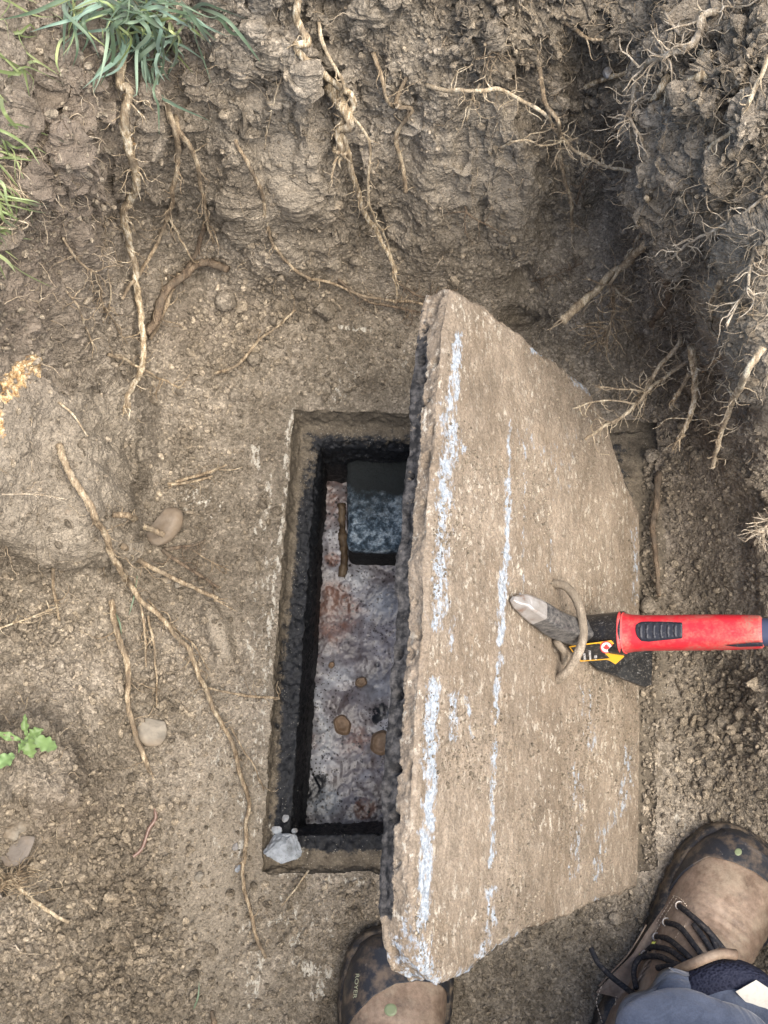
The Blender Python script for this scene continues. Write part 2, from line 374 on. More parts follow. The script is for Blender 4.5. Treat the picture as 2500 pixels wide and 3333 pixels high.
n1 = fbm(P, 9, 4, 40); n2 = fbm(P, 45, 4, 50); n3 = fbm(P, 190, 3, 60)
gou = fbm(np.stack([P[..., 0] * 16, P[..., 1] * 16, P[..., 2] * 3], -1), 1, 3, 70)     # bucket drag marks run down the wall
ridge = 1 - np.abs(fbm(P, 26, 4, 81)) * 2
gate = ss(-.1, .35, fbm(P, 11, 3, 90))
rough = (.09 + .54 * wall + .8 * clods) * (1 - .72 * smooth_clay)
n2 = fbm(P, 42, 5, 50, .62); isl1 = ss(.02, .16, fbm(P + .01 * n1[..., None], 34, 4, 101, .6)); isl2 = ss(.03, .15, fbm(P, 88, 4, 102, .6)); isl3 = ss(.03, .16, fbm(P, 210, 3, 103))
h = wall * (.030 * n1 + .024 * gou) + rough * (.0125 * (.55 - F1a) * clods + .0085 * (.6 - F1b) * clods + .0120 * n2 + .0062 * isl1 * (.3 + gate) + .0045 * isl2 * (.4 + gate)) + (.35 + .65 * gran) * (1 - .55 * smooth_clay) * (.0012 * (.6 - F1c) + .0020 * n3 + .0012 * isl3 + .0014 * (np.abs(fbm(P, 330, 2, 61)) - .2)) + .0030 * fbm(P, 18, 4, 99, .6) + clods * .016 * (.5 - F1a)
h = h + .010 * clods * np.where(Ib > .72, (.55 - F1b), 0) - dent
flatten = ss(0, 60, sdf(QX, QY, [(628,876),(1421,905),(1421,1885),(556,1888)]))         # tidy up against the tank rim
h = h * (.25 + .75 * flatten)
edge = ss(0, 25, np.minimum(np.minimum(QX + 420, 2050 - QX), np.minimum(QY + 400, 2950 - QY)))
G = P + Nv * (h * edge)[..., None]
# stains, as they lie on the ground
white = np.zeros_like(QX)
def stain(pts, wd, a=1.0):
    global white
    white = np.maximum(white, .85 * a * ss(wd * 1.7, wd * .1, segdist(wx * .5 + QX * .5, wy * .5 + QY * .5, pts)))
stain([(634,880),(622,950),(618,1050),(605,1160)], 8, .85); stain([(605,1160),(592,1270),(580,1400)], 9, 1.0); stain([(580,1400),(565,1560),(556,1700),(552,1800)], 13, .8)
stain([(548,970),(556,1000)], 12, 1.1); stain([(580,1030),(575,1090),(560,1150)], 16, .8); stain([(590,1200),(560,1290),(545,1420),(535,1500)], 30, .62)
stain([(735,708),(800,716)], 8, 1.0); stain([(420,1070),(400,1090),(470,1100)], 26, .72); stain([(530,2000),(560,2070),(545,2170)], 22, .8); stain([(640,2080),(700,2100),(680,2150)], 28, .8)
stain([(1480,1790),(1465,1760)], 20, .75); stain([(520,1720),(530,1780),(515,1850)], 22, .75); stain([(600,1890),(780,1905)], 12, .7); stain([(930,760),(870,790)], 40, .5); stain([(770,800),(730,860)], 30, .55)
white = np.maximum(white, .52 * np.exp(-((QX - 640) / 120) ** 2 - ((QY - 1990) / 120) ** 2)); white = np.maximum(white, .42 * np.exp(-((QX - 470) / 140) ** 2 - ((QY - 1600) / 300) ** 2))
dark_soil = np.clip(np.exp(-((wx - 130) / 170) ** 2 - ((wy - 330) / 260) ** 2) * 1.0 + .8 * np.exp(-((wx - 60) / 110) ** 2 - ((wy - 700) / 240) ** 2) + .15 * np.exp(-((wx - 1560) / 170) ** 2 - ((wy - 130) / 190) ** 2) + .8 * np.exp(-((wx - 300) / 140) ** 2 - ((wy - 120) / 100) ** 2)
    + .3 * np.exp(-((wx - 1500) / 110) ** 2 - ((wy - 400) / 170) ** 2) + .6 * np.exp(-((wx - 160) / 130) ** 2 - ((wy - 1760) / 90) ** 2) + .55 * np.exp(-((wx - 450) / 140) ** 2 - ((wy - 700) / 70) ** 2) + .45 * np.exp(-((wx - 1450) / 200) ** 2 - ((wy - 1050) / 300) ** 2), 0, 1) * (1 - .8 * smooth_clay)  # mostly humus; last term darkens the floor right of the lid
grime = ss(26, 0, segdist(QX, QY, [(700,940),(880,935)])) * 0
orange = np.clip(ss(34, 8, segdist(wx, wy, [(-30,870),(30,850),(75,815),(100,790)])) + .9 * ss(22, 5, segdist(wx, wy, [(0,950),(5,900)])) + .6 * ss(14, 3, segdist(wx, wy, [(275,190),(290,260),(300,330)])), 0, 1)
NX, NY = QX.shape
quads = gridquads(NX, NY)
HOLE = [(634,884),(1418,912),(1418,1880),(562,1886)]
hj = 9 * fbm(wob, 1 / 26, 4, 71).ravel(); fc = ((QX.ravel() + hj)[quads].mean(1), (QY.ravel() - hj)[quads].mean(1))
quads = quads[~inside(fc[0], fc[1], HOLE)][:, ::-1]
att = {'m': np.stack([white, dark_soil, smooth_clay], -1).reshape(-1, 3), 'g': np.stack([grime, orange, 0 * orange], -1).reshape(-1, 3)}
ground = mesh('ground', G.reshape(-1, 3), quads, M_SOIL, smooth=False, attrs=att, origin=(0, 0, 0)); tag(ground, kind='structure')
# the lawn round the pit, out to the horizon
loop = np.concatenate([np.arange(NX) * NY, (NX - 1) * NY + np.arange(1, NY), (np.arange(NX - 2, -1, -1)) * NY + NY - 1, np.arange(NY - 2, 0, -1)])
B0 = P.reshape(-1, 3)[loop]; cen = B0.mean(0); ring = []
for k, (s_, zz) in enumerate([(1.0, None), (1.35, .5), (1.8, .505), (4, .5), (30, .5), (160, .5)]):
    b = cen + (B0 - cen) * s_
    if zz is None: b = B0 - np.array([0, 0, .002])
    else: b[:, 2] = zz + (.01 * fbm(b, 6, 3, 3) if s_ < 5 else 0)
    ring.append(b)
ml = NT('lawn', .9, .2); ml.done(ml.mix(ml.noise(300, 3), (.035, .075, .02), (.12, .17, .05)), ml.bump(ml.noise(250, 4), 1, .02))
lawn = mesh('lawn', np.array(ring).reshape(-1, 3), gridquads(len(ring), len(loop), True)[:, ::-1], ml.m, origin=(0, 0, .5)); tag(lawn, kind='structure')

# surface lookup by place
GI = G
def SP(qx, qy, lift=0.0):
    """point on the ground sheet seen at (qx,qy), raised `lift` metres along the line to the eye"""
    i = np.interp(qx, gx, np.arange(NX)); j = np.interp(qy, gy, np.arange(NY)); i0 = int(min(i, NX - 2)); j0 = int(min(j, NY - 2)); a, b = i - i0, j - j0
    p = GI[i0, j0] * (1 - a) * (1 - b) + GI[i0 + 1, j0] * a * (1 - b) + GI[i0, j0 + 1] * (1 - a) * b + GI[i0 + 1, j0 + 1] * a * b
    if lift: d = CAMP - p; p = p + d / np.linalg.norm(d) * lift
    return p

# ------------------------------------------------------------------ loose crumbs of soil
def scatter(n, rmin, rmax, dens, sub, seed, pw=2.2, sink=.15):
    rg = np.random.default_rng(seed); I, J = np.nonzero(np.ones((NX, NY), bool)); w_ = (dens * cellw).ravel(); w_ = w_ / w_.sum()
    idx = rg.choice(NX * NY, n, p=w_); p = G.reshape(-1, 3)[idx] + rg.normal(size=(n, 3)) * .0015; nn = Nv.reshape(-1, 3)[idx]
    r = rmin * (1 - rg.random(n) * (1 - (rmin / rmax) ** pw)) ** (-1 / pw)
    VV = [lump(sub, 100 + k, amp=.3, planes=11)[0] for k in range(14)]; F = ICO[sub][1]; out = []
    for k in range(n):
        v = (VV[k % 14] * rg.uniform(.45, 1.25, 3)) @ rotm(rg).T * r[k]
        out.append(v + p[k] + nn[k] * r[k] * (.45 - sink))
    nvv = len(VV[0]); Fa = (F[None] + (np.arange(n) * nvv)[:, None, None]).reshape(-1, 3)
    return np.concatenate(out), Fa, np.repeat(rg.random(n), nvv)
cellw = np.gradient(gx)[:, None] * np.gradient(gy)[None, :] * ((QX > -40) & (QX < 1700) & (QY > -40) & (QY < 2260)) * ~inside(QX, QY, [(620,872),(1430,905),(1430,1892),(548,1896)])
floor_d = (1 - wall) * 1.0
pile = np.exp(-((QX - 500) / 110) ** 2 - ((QY - 730) / 90) ** 2) + .9 * np.exp(-((QX - 330) / 90) ** 2 - ((QY - 1480) / 90) ** 2) + .9 * np.exp(-((QX - 90) / 120) ** 2 - ((QY - 1370) / 90) ** 2) + np.exp(-((QX - 250) / 90) ** 2 - ((QY - 1860) / 160) ** 2) + np.exp(-((QX - 1560) / 100) ** 2 - ((QY - 1560) / 180) ** 2) + .8 * np.exp(-((QX - 1440) / 80) ** 2 - ((QY - 1000) / 120) ** 2) \
    + .7 * np.exp(-((QX - 60) / 90) ** 2 - ((QY - 2080) / 120) ** 2) + .6 * np.exp(-((QX - 320) / 120) ** 2 - ((QY - 2100) / 90) ** 2) + .5 * np.exp(-((QX - 650) / 120) ** 2 - ((QY - 660) / 50) ** 2) + .5 * np.exp(-((QX - 430) / 60) ** 2 - ((QY - 920) / 130) ** 2) + .5*np.exp(-((QX - 250) / 120) ** 2 - ((QY - 2000) / 200) ** 2)
d1 = (floor_d * (.12 + .45 * gran) + pile * 1.2 + .10 * clods) * (1 - .7 * smooth_clay) + .02
def groove(n, seed):
    rg = np.random.default_rng(seed); F = ICO[2][1]; VV = [lump(2, 500 + k, amp=.3, planes=9)[0] for k in range(8)]; out = []
    for k in range(n):
        r = .0016 * (1 - rg.random() * .96) ** (-.42)
        if rg.random() < .7: c = U(rg.uniform(2092, 2148), rg.uniform(1500, 2850), rg.uniform(-.007, -.001))
        else: c = U(rg.uniform(850, 1260), rg.uniform(2745, 2850), rg.uniform(-.03, -.018))
        out.append((VV[k % 8] * rg.uniform(.5, 1.2, 3)) @ rotm(rg).T * r + c)
    m_ = len(VV[0]); return np.concatenate(out), (F[None] + (np.arange(n) * m_)[:, None, None]).reshape(-1, 3), np.repeat(rg.random(n), m_)
parts = [groove(1500, 9), scatter(17000, .0013, .0050, d1, 1, 1, sink=.05), scatter(3000, .0028, .0085, floor_d * .04 + pile ** 1.4, 2, 2, sink=.05), scatter(4200, .0020, .0075, .05 + clods + .5 * wall * gran * (1 - .8 * smooth_clay), 2, 3, sink=.35)]
V_, F_, T_, off = [], [], [], 0
for v, f, t in parts: V_.append(v); F_.append(f + off); T_.append(t); off += len(v)
cr = mesh('soil_crumbs', np.concatenate(V_), np.concatenate(F_), M_CRUMB, smooth=False, attrs={'tint': np.concatenate(T_)}, origin=(0, 0, 0))
tag(cr, 'loose brown crumbs of dug soil strewn over the pit floor', 'soil crumbs', kind='stuff')

# ------------------------------------------------------------------ THE TANK under the lid
def ztank(kind='frame'): pass
tank = thing('septic_tank', U(900, 2100, -.2), 'buried concrete septic tank with a rectangular access opening crusted in black', 'septic tank')
OUT = [(634,884),(1418,912),(1418,1880),(562,1886)]                      # rim of the recess, at z=0
oc = [U(a * QS, b * QS, 0.0) for a, b in OUT]                             # TL TR BR BL
def inset(cs, dl, dt, dr, db, z):
    tl, tr, br, bl = [c.copy() for c in cs]
    ux = (tr - tl) / np.linalg.norm(tr - tl); uy = (tl - bl) / np.linalg.norm(tl - bl)
    r = [tl + ux * dl - uy * dt, tr - ux * dr - uy * dt, br - ux * dr + uy * db, bl + ux * dl + uy * db]
    for k, f_ in zip(r, (1, .12, .12, .4)): k[2] = z if z < -.045 else z * f_ - .0012
    return r
prof = [(inset(oc, -.012, -.012, -.012, -.012, -.004), 0, 4), (inset(oc, -.001, -.001, -.001, -.001, -.0025), .05, 5), (inset(oc, .004, .006, .004, .004, -.028), .15, 12), (inset(oc, .008, .010, .008, .007, -.034), .2, 5), (inset(oc, .029, .027, .11, .040, -.037), .62, 22), (inset(oc, .034, .035, .14, .047, -.046), 1.05, 7), (inset(oc, .035, .039, .145, .049, -.10), 1.25, 22), (inset(oc, .036, .041, .147, .050, -.30), 1.3, 40)]
def rectloop(cs, n=(260, 300, 260, 300), rc=.012):
    pts = []
    for k in range(4):
        a, b = cs[k], cs[(k + 1) % 4]; t = np.linspace(0, 1, n[k], endpoint=False)[:, None]; pts.append(a + (b - a) * t)
    return np.vstack(pts)
rows, gr = [], []
for (c0, g0, _), (c1, g1, nn) in zip(prof[:-1], prof[1:]):
    l0, l1 = rectloop(c0), rectloop(c1)
    for t in np.linspace(0, 1, nn, endpoint=False): rows.append(l0 * (1 - t) + l1 * t); gr.append(np.full(len(l0), g0 * (1 - t) + g1 * t))
rows.append(rectloop(prof[-1][0])); gr.append(np.full(len(rows[-1]), 1.3))
TP = np.array(rows); GRm = np.array(gr)
Tn = np.cross(np.gradient(TP, axis=0), np.gradient(TP, axis=1)); Tn /= np.linalg.norm(Tn, axis=-1)[..., None] + 1e-12
ctr = np.mean(oc, 0) + np.array([0, 0, .1]); Tn *= np.sign((Tn * (ctr - TP)).sum(-1))[..., None]
f1, _, _ = worley(TP, 130, 21); hh = .0035 * fbm(TP, 30, 4, 22) + .0028 * (.5 - f1) + .0016 * fbm(TP, 200, 3, 23) + .002 * fbm(TP, 90, 3, 24)
hh *= ss(0, 6, np.arange(len(TP)))[:, None]
TP2 = TP + Tn * hh[..., None]
tpx, tpy = PJ(TP2); tqx, tqy = tpx / QS, tpy / QS
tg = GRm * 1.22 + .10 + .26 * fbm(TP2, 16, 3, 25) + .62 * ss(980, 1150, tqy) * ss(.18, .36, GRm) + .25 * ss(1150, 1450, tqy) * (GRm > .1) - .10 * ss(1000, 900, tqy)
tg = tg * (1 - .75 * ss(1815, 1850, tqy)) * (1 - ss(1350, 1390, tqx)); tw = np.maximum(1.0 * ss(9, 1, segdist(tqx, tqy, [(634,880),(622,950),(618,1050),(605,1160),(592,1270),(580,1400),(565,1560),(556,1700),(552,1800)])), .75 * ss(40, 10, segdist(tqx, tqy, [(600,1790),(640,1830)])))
tank_m = NT('tank_concrete', .8, .35)
nn_ = tank_m.noise(60, 5, .65); fn = tank_m.noise(420, 4, .7)
col = tank_m.ramp(nn_, [(.3, (.075, .062, .046)), (.7, (.17, .142, .104))])
a_ = tank_m.sep(tank_m.attr('m', 'Vector'))
col = tank_m.mix(tank_m.mask(a_[0], tank_m.noise(150, 6, .7), 7, .8), col, (.55, .52, .44))
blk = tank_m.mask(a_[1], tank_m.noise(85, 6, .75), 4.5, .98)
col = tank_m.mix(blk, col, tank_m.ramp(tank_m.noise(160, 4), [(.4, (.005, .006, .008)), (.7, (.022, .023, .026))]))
spk = tank_m.math('MULTIPLY', tank_m.ramp(tank_m.vor(330), [(.10, 1), (.17, 0)]), tank_m.ramp(tank_m.noise(50, 3), [(.45, 0), (.6, 1)]))
col = tank_m.mix(spk, col, (.40, .38, .33)); col = tank_m.mix(1, col, tank_m.ramp(fn, [(.3, .6), (.7, 1.3)]), 'MULTIPLY')
tank_m.done(col, tank_m.bump(fn, .7, .0015, tank_m.bump(tank_m.noise(130, 4), .6, .004)), tank_m.ramp(blk, [(0, .92), (1, .55)]))
mesh('opening_rim', TP2.reshape(-1, 3), gridquads(len(TP2), TP2.shape[1], True), tank_m.m, tank, attrs={'m': np.stack([tw, tg, 0 * tg], -1).reshape(-1, 3)})
# outlet baffle: a mouldy concrete block hung on the far inner wall
def boxgrid(x0, x1, y0, y1, z0, z1, n=(60, 80, 40), rad=.012):
    V = []; Q = []; off = 0
    def face(o, u, v, nu, nv):
        nonlocal off
        a = np.linspace(0, 1, nu)[:, None, None]; b = np.linspace(0, 1, nv)[None, :, None]
        V.append((o + a * u + b * v).reshape(-1, 3)); Q.append(gridquads(nu, nv) + off); off += nu * nv
    o = np.array([x0, y0, z0]); X, Y, Zz = np.array([x1 - x0, 0, 0]), np.array([0, y1 - y0, 0]), np.array([0, 0, z1 - z0])
    face(o + Zz, X, Y, n[0], n[1]); face(o, Y, X, n[1], n[0]); face(o, X, Zz, n[0], n[2]); face(o + Y, Zz, X, n[2], n[0]); face(o, Zz, Y, n[2], n[1]); face(o + X, Y, Zz, n[1], n[2])
    V = np.concatenate(V); c = (np.array([x0, y0, z0]) + np.array([x1, y1, z1])) / 2; hs = np.array([x1 - x0, y1 - y0, z1 - z0]) / 2 - rad
    d = V - c; core = np.clip(d, -hs, hs); e = d - core; l = np.linalg.norm(e, axis=1)[:, None]
    return c + core + np.where(l > 1e-9, e / np.maximum(l, 1e-9) * rad, 0), np.concatenate(Q), c
bx0 = U(1132, 1700, -.085)[0]; by0 = U(1200, 1790, -.085)[1]
V, Q, c = boxgrid(bx0 - .001, bx0 + .20, by0, by0 + .27, -.27, -.085)
d = V - c; d /= np.linalg.norm(d, axis=1)[:, None]
V = V + d * (.0035 * fbm(V, 35, 4, 5) + .0022 * fbm(V, 140, 3, 6))[:, None]
mb = NT('mouldy_concrete', .75, .4)
nb = mb.noise(70, 6, .7, dist=.2); base = mb.ramp(nb, [(.36, (.015, .026, .040)), (.48, (.09, .135, .175)), (.56, (.33, .41, .47)), (.68, (.66, .74, .78))]); base = mb.mix(1, base, mb.ramp(mb.noise(260, 4, .7), [(.35, .45), (.65, 1.3)]), 'MULTIPLY')
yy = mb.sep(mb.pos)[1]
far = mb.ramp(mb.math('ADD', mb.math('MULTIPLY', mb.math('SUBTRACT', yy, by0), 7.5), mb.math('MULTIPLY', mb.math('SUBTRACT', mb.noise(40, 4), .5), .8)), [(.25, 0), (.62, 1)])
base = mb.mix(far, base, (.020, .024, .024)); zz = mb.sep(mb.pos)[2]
base = mb.mix(mb.ramp(mb.math('ADD', mb.math('MULTIPLY', zz, -8), 0), [(.76, 0), (.84, 1)]), base, (.012, .012, .012))  # black painted below the top edge, standing in for shade on the front
mb.done(base, mb.bump(mb.noise(120, 5, .75), 1, .010))
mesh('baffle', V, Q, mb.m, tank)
ZSC = -.174
# brown slime-covered pipe stub beside the baffle
pp = np.array([U(1108, 1690, -.14), U(1116, 1760, -.15), U(1118, 1830, -.17), U(1108, 1880, -.19)])
P_ = crom(np.array([U(1112, 1640, ZSC), U(1116, 1740, ZSC), U(1121, 1820, ZSC + .004), U(1112, 1878, ZSC)]), .003); tv, tq, tt = tube(P_, .0062 * (1 + .6 * fbm(P_, 60, 3, 4)), 14, .25, 4)
a = Acc(); a.add(tv, tq, tt); M_SLIME = stone_mat('brown_slime', (.030, .020, .013), (.11, .075, .045), 120, .4); a.build('pipe_stub', M_SLIME, tank)

# scum floating in the tank
ZS = -.175
sx = np.linspace(-.14, .32, 420); sy = np.linspace(-.11, .49, 540); SX, SY = np.meshgrid(sx, sy, indexing='ij')
SPt = np.stack([SX, SY, 0 * SX], -1)
bl = fbm(SPt, 14, 3, 3); w1, w2, wi = worley(SPt * np.array([1, 1, 0]) + .02 * fbm(SPt, 12, 2, 9)[..., None], 16, 33)
w3, _, wi3 = worley(SPt + .004 * fbm(SPt, 50, 2, 11)[..., None], 42, 77); hz = ZS + .0040 * np.sqrt(np.maximum(.12 - w3 ** 2, 0)) * (wi3 > .86) + .008 * bl + .013 * np.maximum(.55 - w1, 0) * (wi > .35) + .0015 * fbm(SPt, 60, 3, 7) + .0006 * fbm(SPt, 200, 2, 8)
V = np.stack([SX, SY, hz], -1); spx, spy = PJ(V); spx /= QS; spy /= QS
def circ(cx, cy, r, e=.3): return ss(r, r * e, np.hypot(spx - cx, spy - cy))
brown = np.clip(circ(720, 1320, 95, .25) * .95 + .35 * fbm(V, 22, 3, 91) + circ(790, 1745, 34, .5) + circ(775, 1610, 90, .2) * .5 + circ(700, 1420, 60, .2) * .5 + circ(715, 1210, 26, .3) * .9 + circ(735, 1010, 40, .2) * .6 + .55 * ss(1260, 1100, spy) + circ(690, 1600, 40, .2) * .5, 0, 1)
dark = np.clip(circ(690, 1690, 30, .1) + circ(668, 1715, 38, .1) + circ(828, 1535, 34, .1) + circ(812, 1555, 16, .1) + circ(672, 1525, 18, .1) * .8 + circ(815, 1435, 8, .3), 0, 1)
teal = np.clip(circ(680, 1590, 60, .2) * .5 + circ(830, 1300, 60, .2) * .6 + circ(700, 1730, 50, .4) * .8 + circ(820, 1480, 60, .2) * .4 + .25, 0, 1)
V[..., 2] -= dark * .001
sm = NT('scum', .34, .5)
s_ = sm.sep(sm.attr('m', 'Vector'))
n1_ = sm.noise(16, 5, .6, dist=.5)
col = sm.ramp(n1_, [(.36, (.085, .055, .05)), (.5, (.18, .155, .160)), (.64, (.36, .365, .39))])
col = sm.mix(sm.math('MULTIPLY', s_[2], .7), col, sm.ramp(sm.noise(30, 4), [(.35, (.08, .105, .125)), (.65, (.30, .345, .39))]))
col = sm.mix(sm.mask(s_[0], sm.noise(30, 4, .6), 2.5, 1.3), col, sm.ramp(sm.noise(50, 4), [(.35, (.10, .05, .038)), (.65, (.22, .13, .10))]))
col = sm.mix(1, col, sm.ramp(sm.noise(60, 5, .7), [(.3, .72), (.7, 1.2)]), 'MULTIPLY')
dens = sm.noise(9, 3)
col = sm.mix(sm.math('MULTIPLY', sm.ramp(sm.vor(105, vec=sm.scale(1, 1, 0)), [(.16, 1), (.24, 0)]), sm.ramp(dens, [(.38, 0), (.5, 1)])), col, (.015, .012, .012))
col = sm.mix(sm.math('MULTIPLY', sm.ramp(sm.vor(240, vec=sm.scale(1, 1, 0)), [(.2, 1), (.3, 0)]), sm.ramp(dens, [(.33, 0), (.46, 1)])), col, (.03, .022, .02))
col = sm.mix(sm.mask(s_[1], sm.noise(110, 5, .7), 8, 1.0), col, (.008, .010, .016))
sm.b.inputs['Coat Weight'].default_value = .15; sm.b.inputs['Coat Roughness'].default_value = .3
sm.done(col, sm.bump(sm.noise(34, 3, .5), .35, .008))
scum = mesh('sewage', V.reshape(-1, 3), gridquads(420, 540), sm.m, attrs={'m': np.stack([brown, dark, teal], -1).reshape(-1, 3)}, origin=(0, 0, ZS)); tag(scum, kind='structure')
M_DISC = stone_mat('scum_brown', (.12, .075, .045), (.30, .21, .14), 90, .5)
def scumdisc(qx, qy, r, label, h=.004):
    c = U(qx * QS, qy * QS, ZS + .004); n = 26; rr = np.array([0, .35, .6, .8, .93, 1.0, 1.25]) * r; zz = np.array([.3, .25, .35, .9, 1.0, .7, -.8]) * h
    a = np.linspace(0, 2 * np.pi, n, endpoint=False); jit = 1 + .1 * np.sin(a * 2 + qx) + .05 * np.sin(a * 5 + qy)
    V = np.stack([c[0] + np.outer(rr, np.cos(a) * jit), c[1] + np.outer(rr, np.sin(a) * jit), c[2] + np.repeat(zz[:, None], n, 1)], -1)
    o = mesh('scum_disc', V.reshape(-1, 3), gridquads(len(rr), n, True)[:, ::-1], M_DISC); tag(o, label, 'scum disc', 'round crusts floating on the scum')
scumdisc(739, 1565, .0105, 'round brown crust floating free in the middle of the grey scum')
scumdisc(822, 1604, .012, 'round tan crust floating in scum against the black lid edge')
scumdisc(780, 1473, .006, 'small yellowish crust, smallest of those floating on the scum', .002)
scumdisc(716, 1436, .0035, 'tiny cream fleck floating on the scum above the round crusts', .002)

# ------------------------------------------------------------------ THE LID
LA, LB, LC = U(1432, 1281, .36), U(1340, 2850, .36), U(2084, 2200, .004)
LN = np.cross(LB - LA, LC - LA); LN /= np.linalg.norm(LN); LN *= np.sign(LN[2])
def LP(px, py, lift=0.0):
    p = UP(px, py, LA, LN)
    if np.any(lift):
        d = CAMP - p; p = p + d / np.linalg.norm(d, axis=-1, keepdims=True) * np.asarray(lift)[..., None] if p.ndim > 1 else p + d / np.linalg.norm(d) * lift
    return p
lft = [(1352,3060),(1338,2940),(1340,2825),(1352,2523),(1362,2297),(1382,2090),(1389,1864),(1401,1638),(1423,1450),(1434,1281),(1448,1080),(1475,940)]
top_ = [(1475,940),(1507,957),(1582,1002),(1640,1046),(1703,1085),(1748,1138),(1831,1190),(1914,1258),(1959,1326),(1997,1447),(2034,1567),(2084,1672)]
rgt = [(2078,2884),(2084,2788),(2086,2500),(2084,2230),(2086,1959),(2084,1672)]
bot = [(1352,3060),(1380,3150),(1432,3217),(1507,3172),(1560,3140),(1627,3089),(1718,3036),(1800,3005),(1884,2961),(2004,2916),(2078,2884)]
def rs(pts, n, jag, seed):
    p = np.array([LP(a, b) for a, b in pts]); l = np.concatenate([[0], np.cumsum(np.linalg.norm(np.diff(p, axis=0), axis=1))])
    t = np.linspace(0, l[-1], n); q = np.stack([np.interp(t, l, p[:, k]) for k in range(3)], 1)
    T = np.gradient(q, axis=0); T /= np.linalg.norm(T, axis=1)[:, None]; side = np.cross(T, LN)
    env = np.minimum(1, np.minimum(np.arange(n), np.arange(n)[::-1]) / 12.0)
    return q + side * (jag * fbm(q, 28, 5, seed, .6) * env)[:, None]
NU, NVv = 300, 520
cl, cr_ = rs(lft, NVv, .004, 1), rs(rgt, NVv, .002, 2); cb, ct = rs(bot, NU, .007, 3), rs(top_, NU, .006, 4)
u = np.linspace(0, 1, NU)[:, None, None]; v = np.linspace(0, 1, NVv)[None, :, None]
LT = (1 - u) * cl[None] + u * cr_[None] + (1 - v) * cb[:, None] + v * ct[:, None] - ((1 - u) * (1 - v) * cl[0] + u * (1 - v) * cr_[0] + (1 - u) * v * cl[-1] + u * v * cr_[-1])
f1, _, _ = worley(LT, 190, 3)
bev = np.minimum(1, np.minimum(np.minimum(np.arange(NU), np.arange(NU)[::-1])[:, None] / 5.0, np.minimum(np.arange(NVv), np.arange(NVv)[::-1])[None, :] / 6.0))
hl = .0016 * fbm(LT, 14, 3, 4) + .0007 * fbm(LT, 260, 2, 8) + .0011 * fbm(LT * np.array([1, .5, 1]), 90, 4, 5) + .0007 * (.5 - f1) - .004 * (1 - bev) ** 2
LTd = LT + LN * hl[..., None]
# side walls: the outline carried down through the thickness
oi = np.concatenate([np.arange(NU) * NVv, (NU - 1) * NVv + np.arange(1, NVv), np.arange(NU - 2, -1, -1) * NVv + NVv - 1, np.arange(NVv - 2, 0, -1)])
O = LT.reshape(-1, 3)[oi]; Od = LTd.reshape(-1, 3)[oi]; TH = .028
To = np.roll(O, -3, 0) - np.roll(O, 3, 0); To /= np.linalg.norm(To, axis=1)[:, None] + 1e-9; So = np.cross(To, LN)
So *= np.sign((So * (O - O.mean(0))).sum(1))[:, None]
ND = 26; side = [Od]
for k in range(1, ND + 1):
    t = k / ND; b_ = O - LN * (.002 + TH * t); f1s, _, is_ = worley(b_, 75, 40)
    black2 = None; pit = np.where(is_ > .5, np.maximum(.46 - f1s, 0), 0) * .024 * ss(0, .2, t) * ss(1.05, .8, t)
    out = .0045 * fbm(b_, 24, 4, 41) * ss(0, .3, t) + .0018 * fbm(b_, 120, 3, 42) - pit + .002 * ss(.80, .95, t) + .003 * fbm(b_, 60, 3, 43) * ss(.6, 1, t)
    side.append(b_ + So * out[:, None])
side = np.array(side); NO = len(O)
lid = thing('hatch_cover', LP(1800, 2200) - LN * .05, 'heavy concrete tank lid tipped up on edge, tan dirt with white scrape streaks', 'lid')
allV = np.vstack([LTd.reshape(-1, 3), side[1:].reshape(-1, 3)])
Q1 = gridquads(NU, NVv)
base = NU * NVv
ids = np.vstack([oi[None], base + np.arange(ND * NO).reshape(ND, NO)])
a_, b_ = ids[:-1], ids[1:]; Q2 = np.stack([a_, np.roll(a_, -1, 1), np.roll(b_, -1, 1), b_], -1).reshape(-1, 4)
# underside: scale the last loop toward its middle
last = side[-1]; cm = last.mean(0); under = [last * (1 - s0) + cm * s0 for s0 in (.15, .45, .8, .995)]
ub = len(allV); allV = np.vstack([allV] + under); uid = np.vstack([ids[-1][None], ub + np.arange(4 * NO).reshape(4, NO)])
a_, b_ = uid[:-1], uid[1:]; Q3 = np.stack([a_, np.roll(a_, -1, 1), np.roll(b_, -1, 1), b_], -1).reshape(-1, 4)
px_, py_ = PJ(allV); n_top = NU * NVv
depth = np.zeros(len(allV)); depth[n_top:n_top + ND * NO] = np.repeat(np.arange(1, ND + 1) / ND, NO); depth[n_top + ND * NO:] = 1
wp = np.stack([px_, py_, 0 * px_], -1)
wxx = px_ + 9 * fbm(wp, 1 / 50, 3, 3) + 5 * fbm(wp, 1 / 14, 2, 4)
wh = np.zeros(len(allV))
def streak(pts, wd, a=1.0):
    global wh
    wh = np.maximum(wh, .84 * a * ss(wd * 1.9, wd * .1, segdist(wxx, py_, pts)))
streak([(1490,1095),(1484,1250),(1462,1330)], 17, 1.2); streak([(1462,1330),(1470,1450),(1450,1560),(1440,1750),(1432,1900),(1424,2030)], 30, 1.0); streak([(1470,1450),(1510,1462)], 20, .8)
streak([(1412,2225),(1402,2380),(1398,2600),(1388,2720),(1385,2900),(1375,2990)], 24, 1.2); streak([(1350,2990),(1385,3120),(1420,3210)], 34, .95); streak([(1475,2020),(1470,2120)], 16, .8)
streak([(1478,2260),(1474,2400)], 17, .9); streak([(1520,2270),(1535,2400)], 9, .8); streak([(1661,1370),(1656,1560)], 7, .95); streak([(1656,1560),(1650,1700),(1648,1830),(1635,1930),(1625,2090)], 15, 1.15)
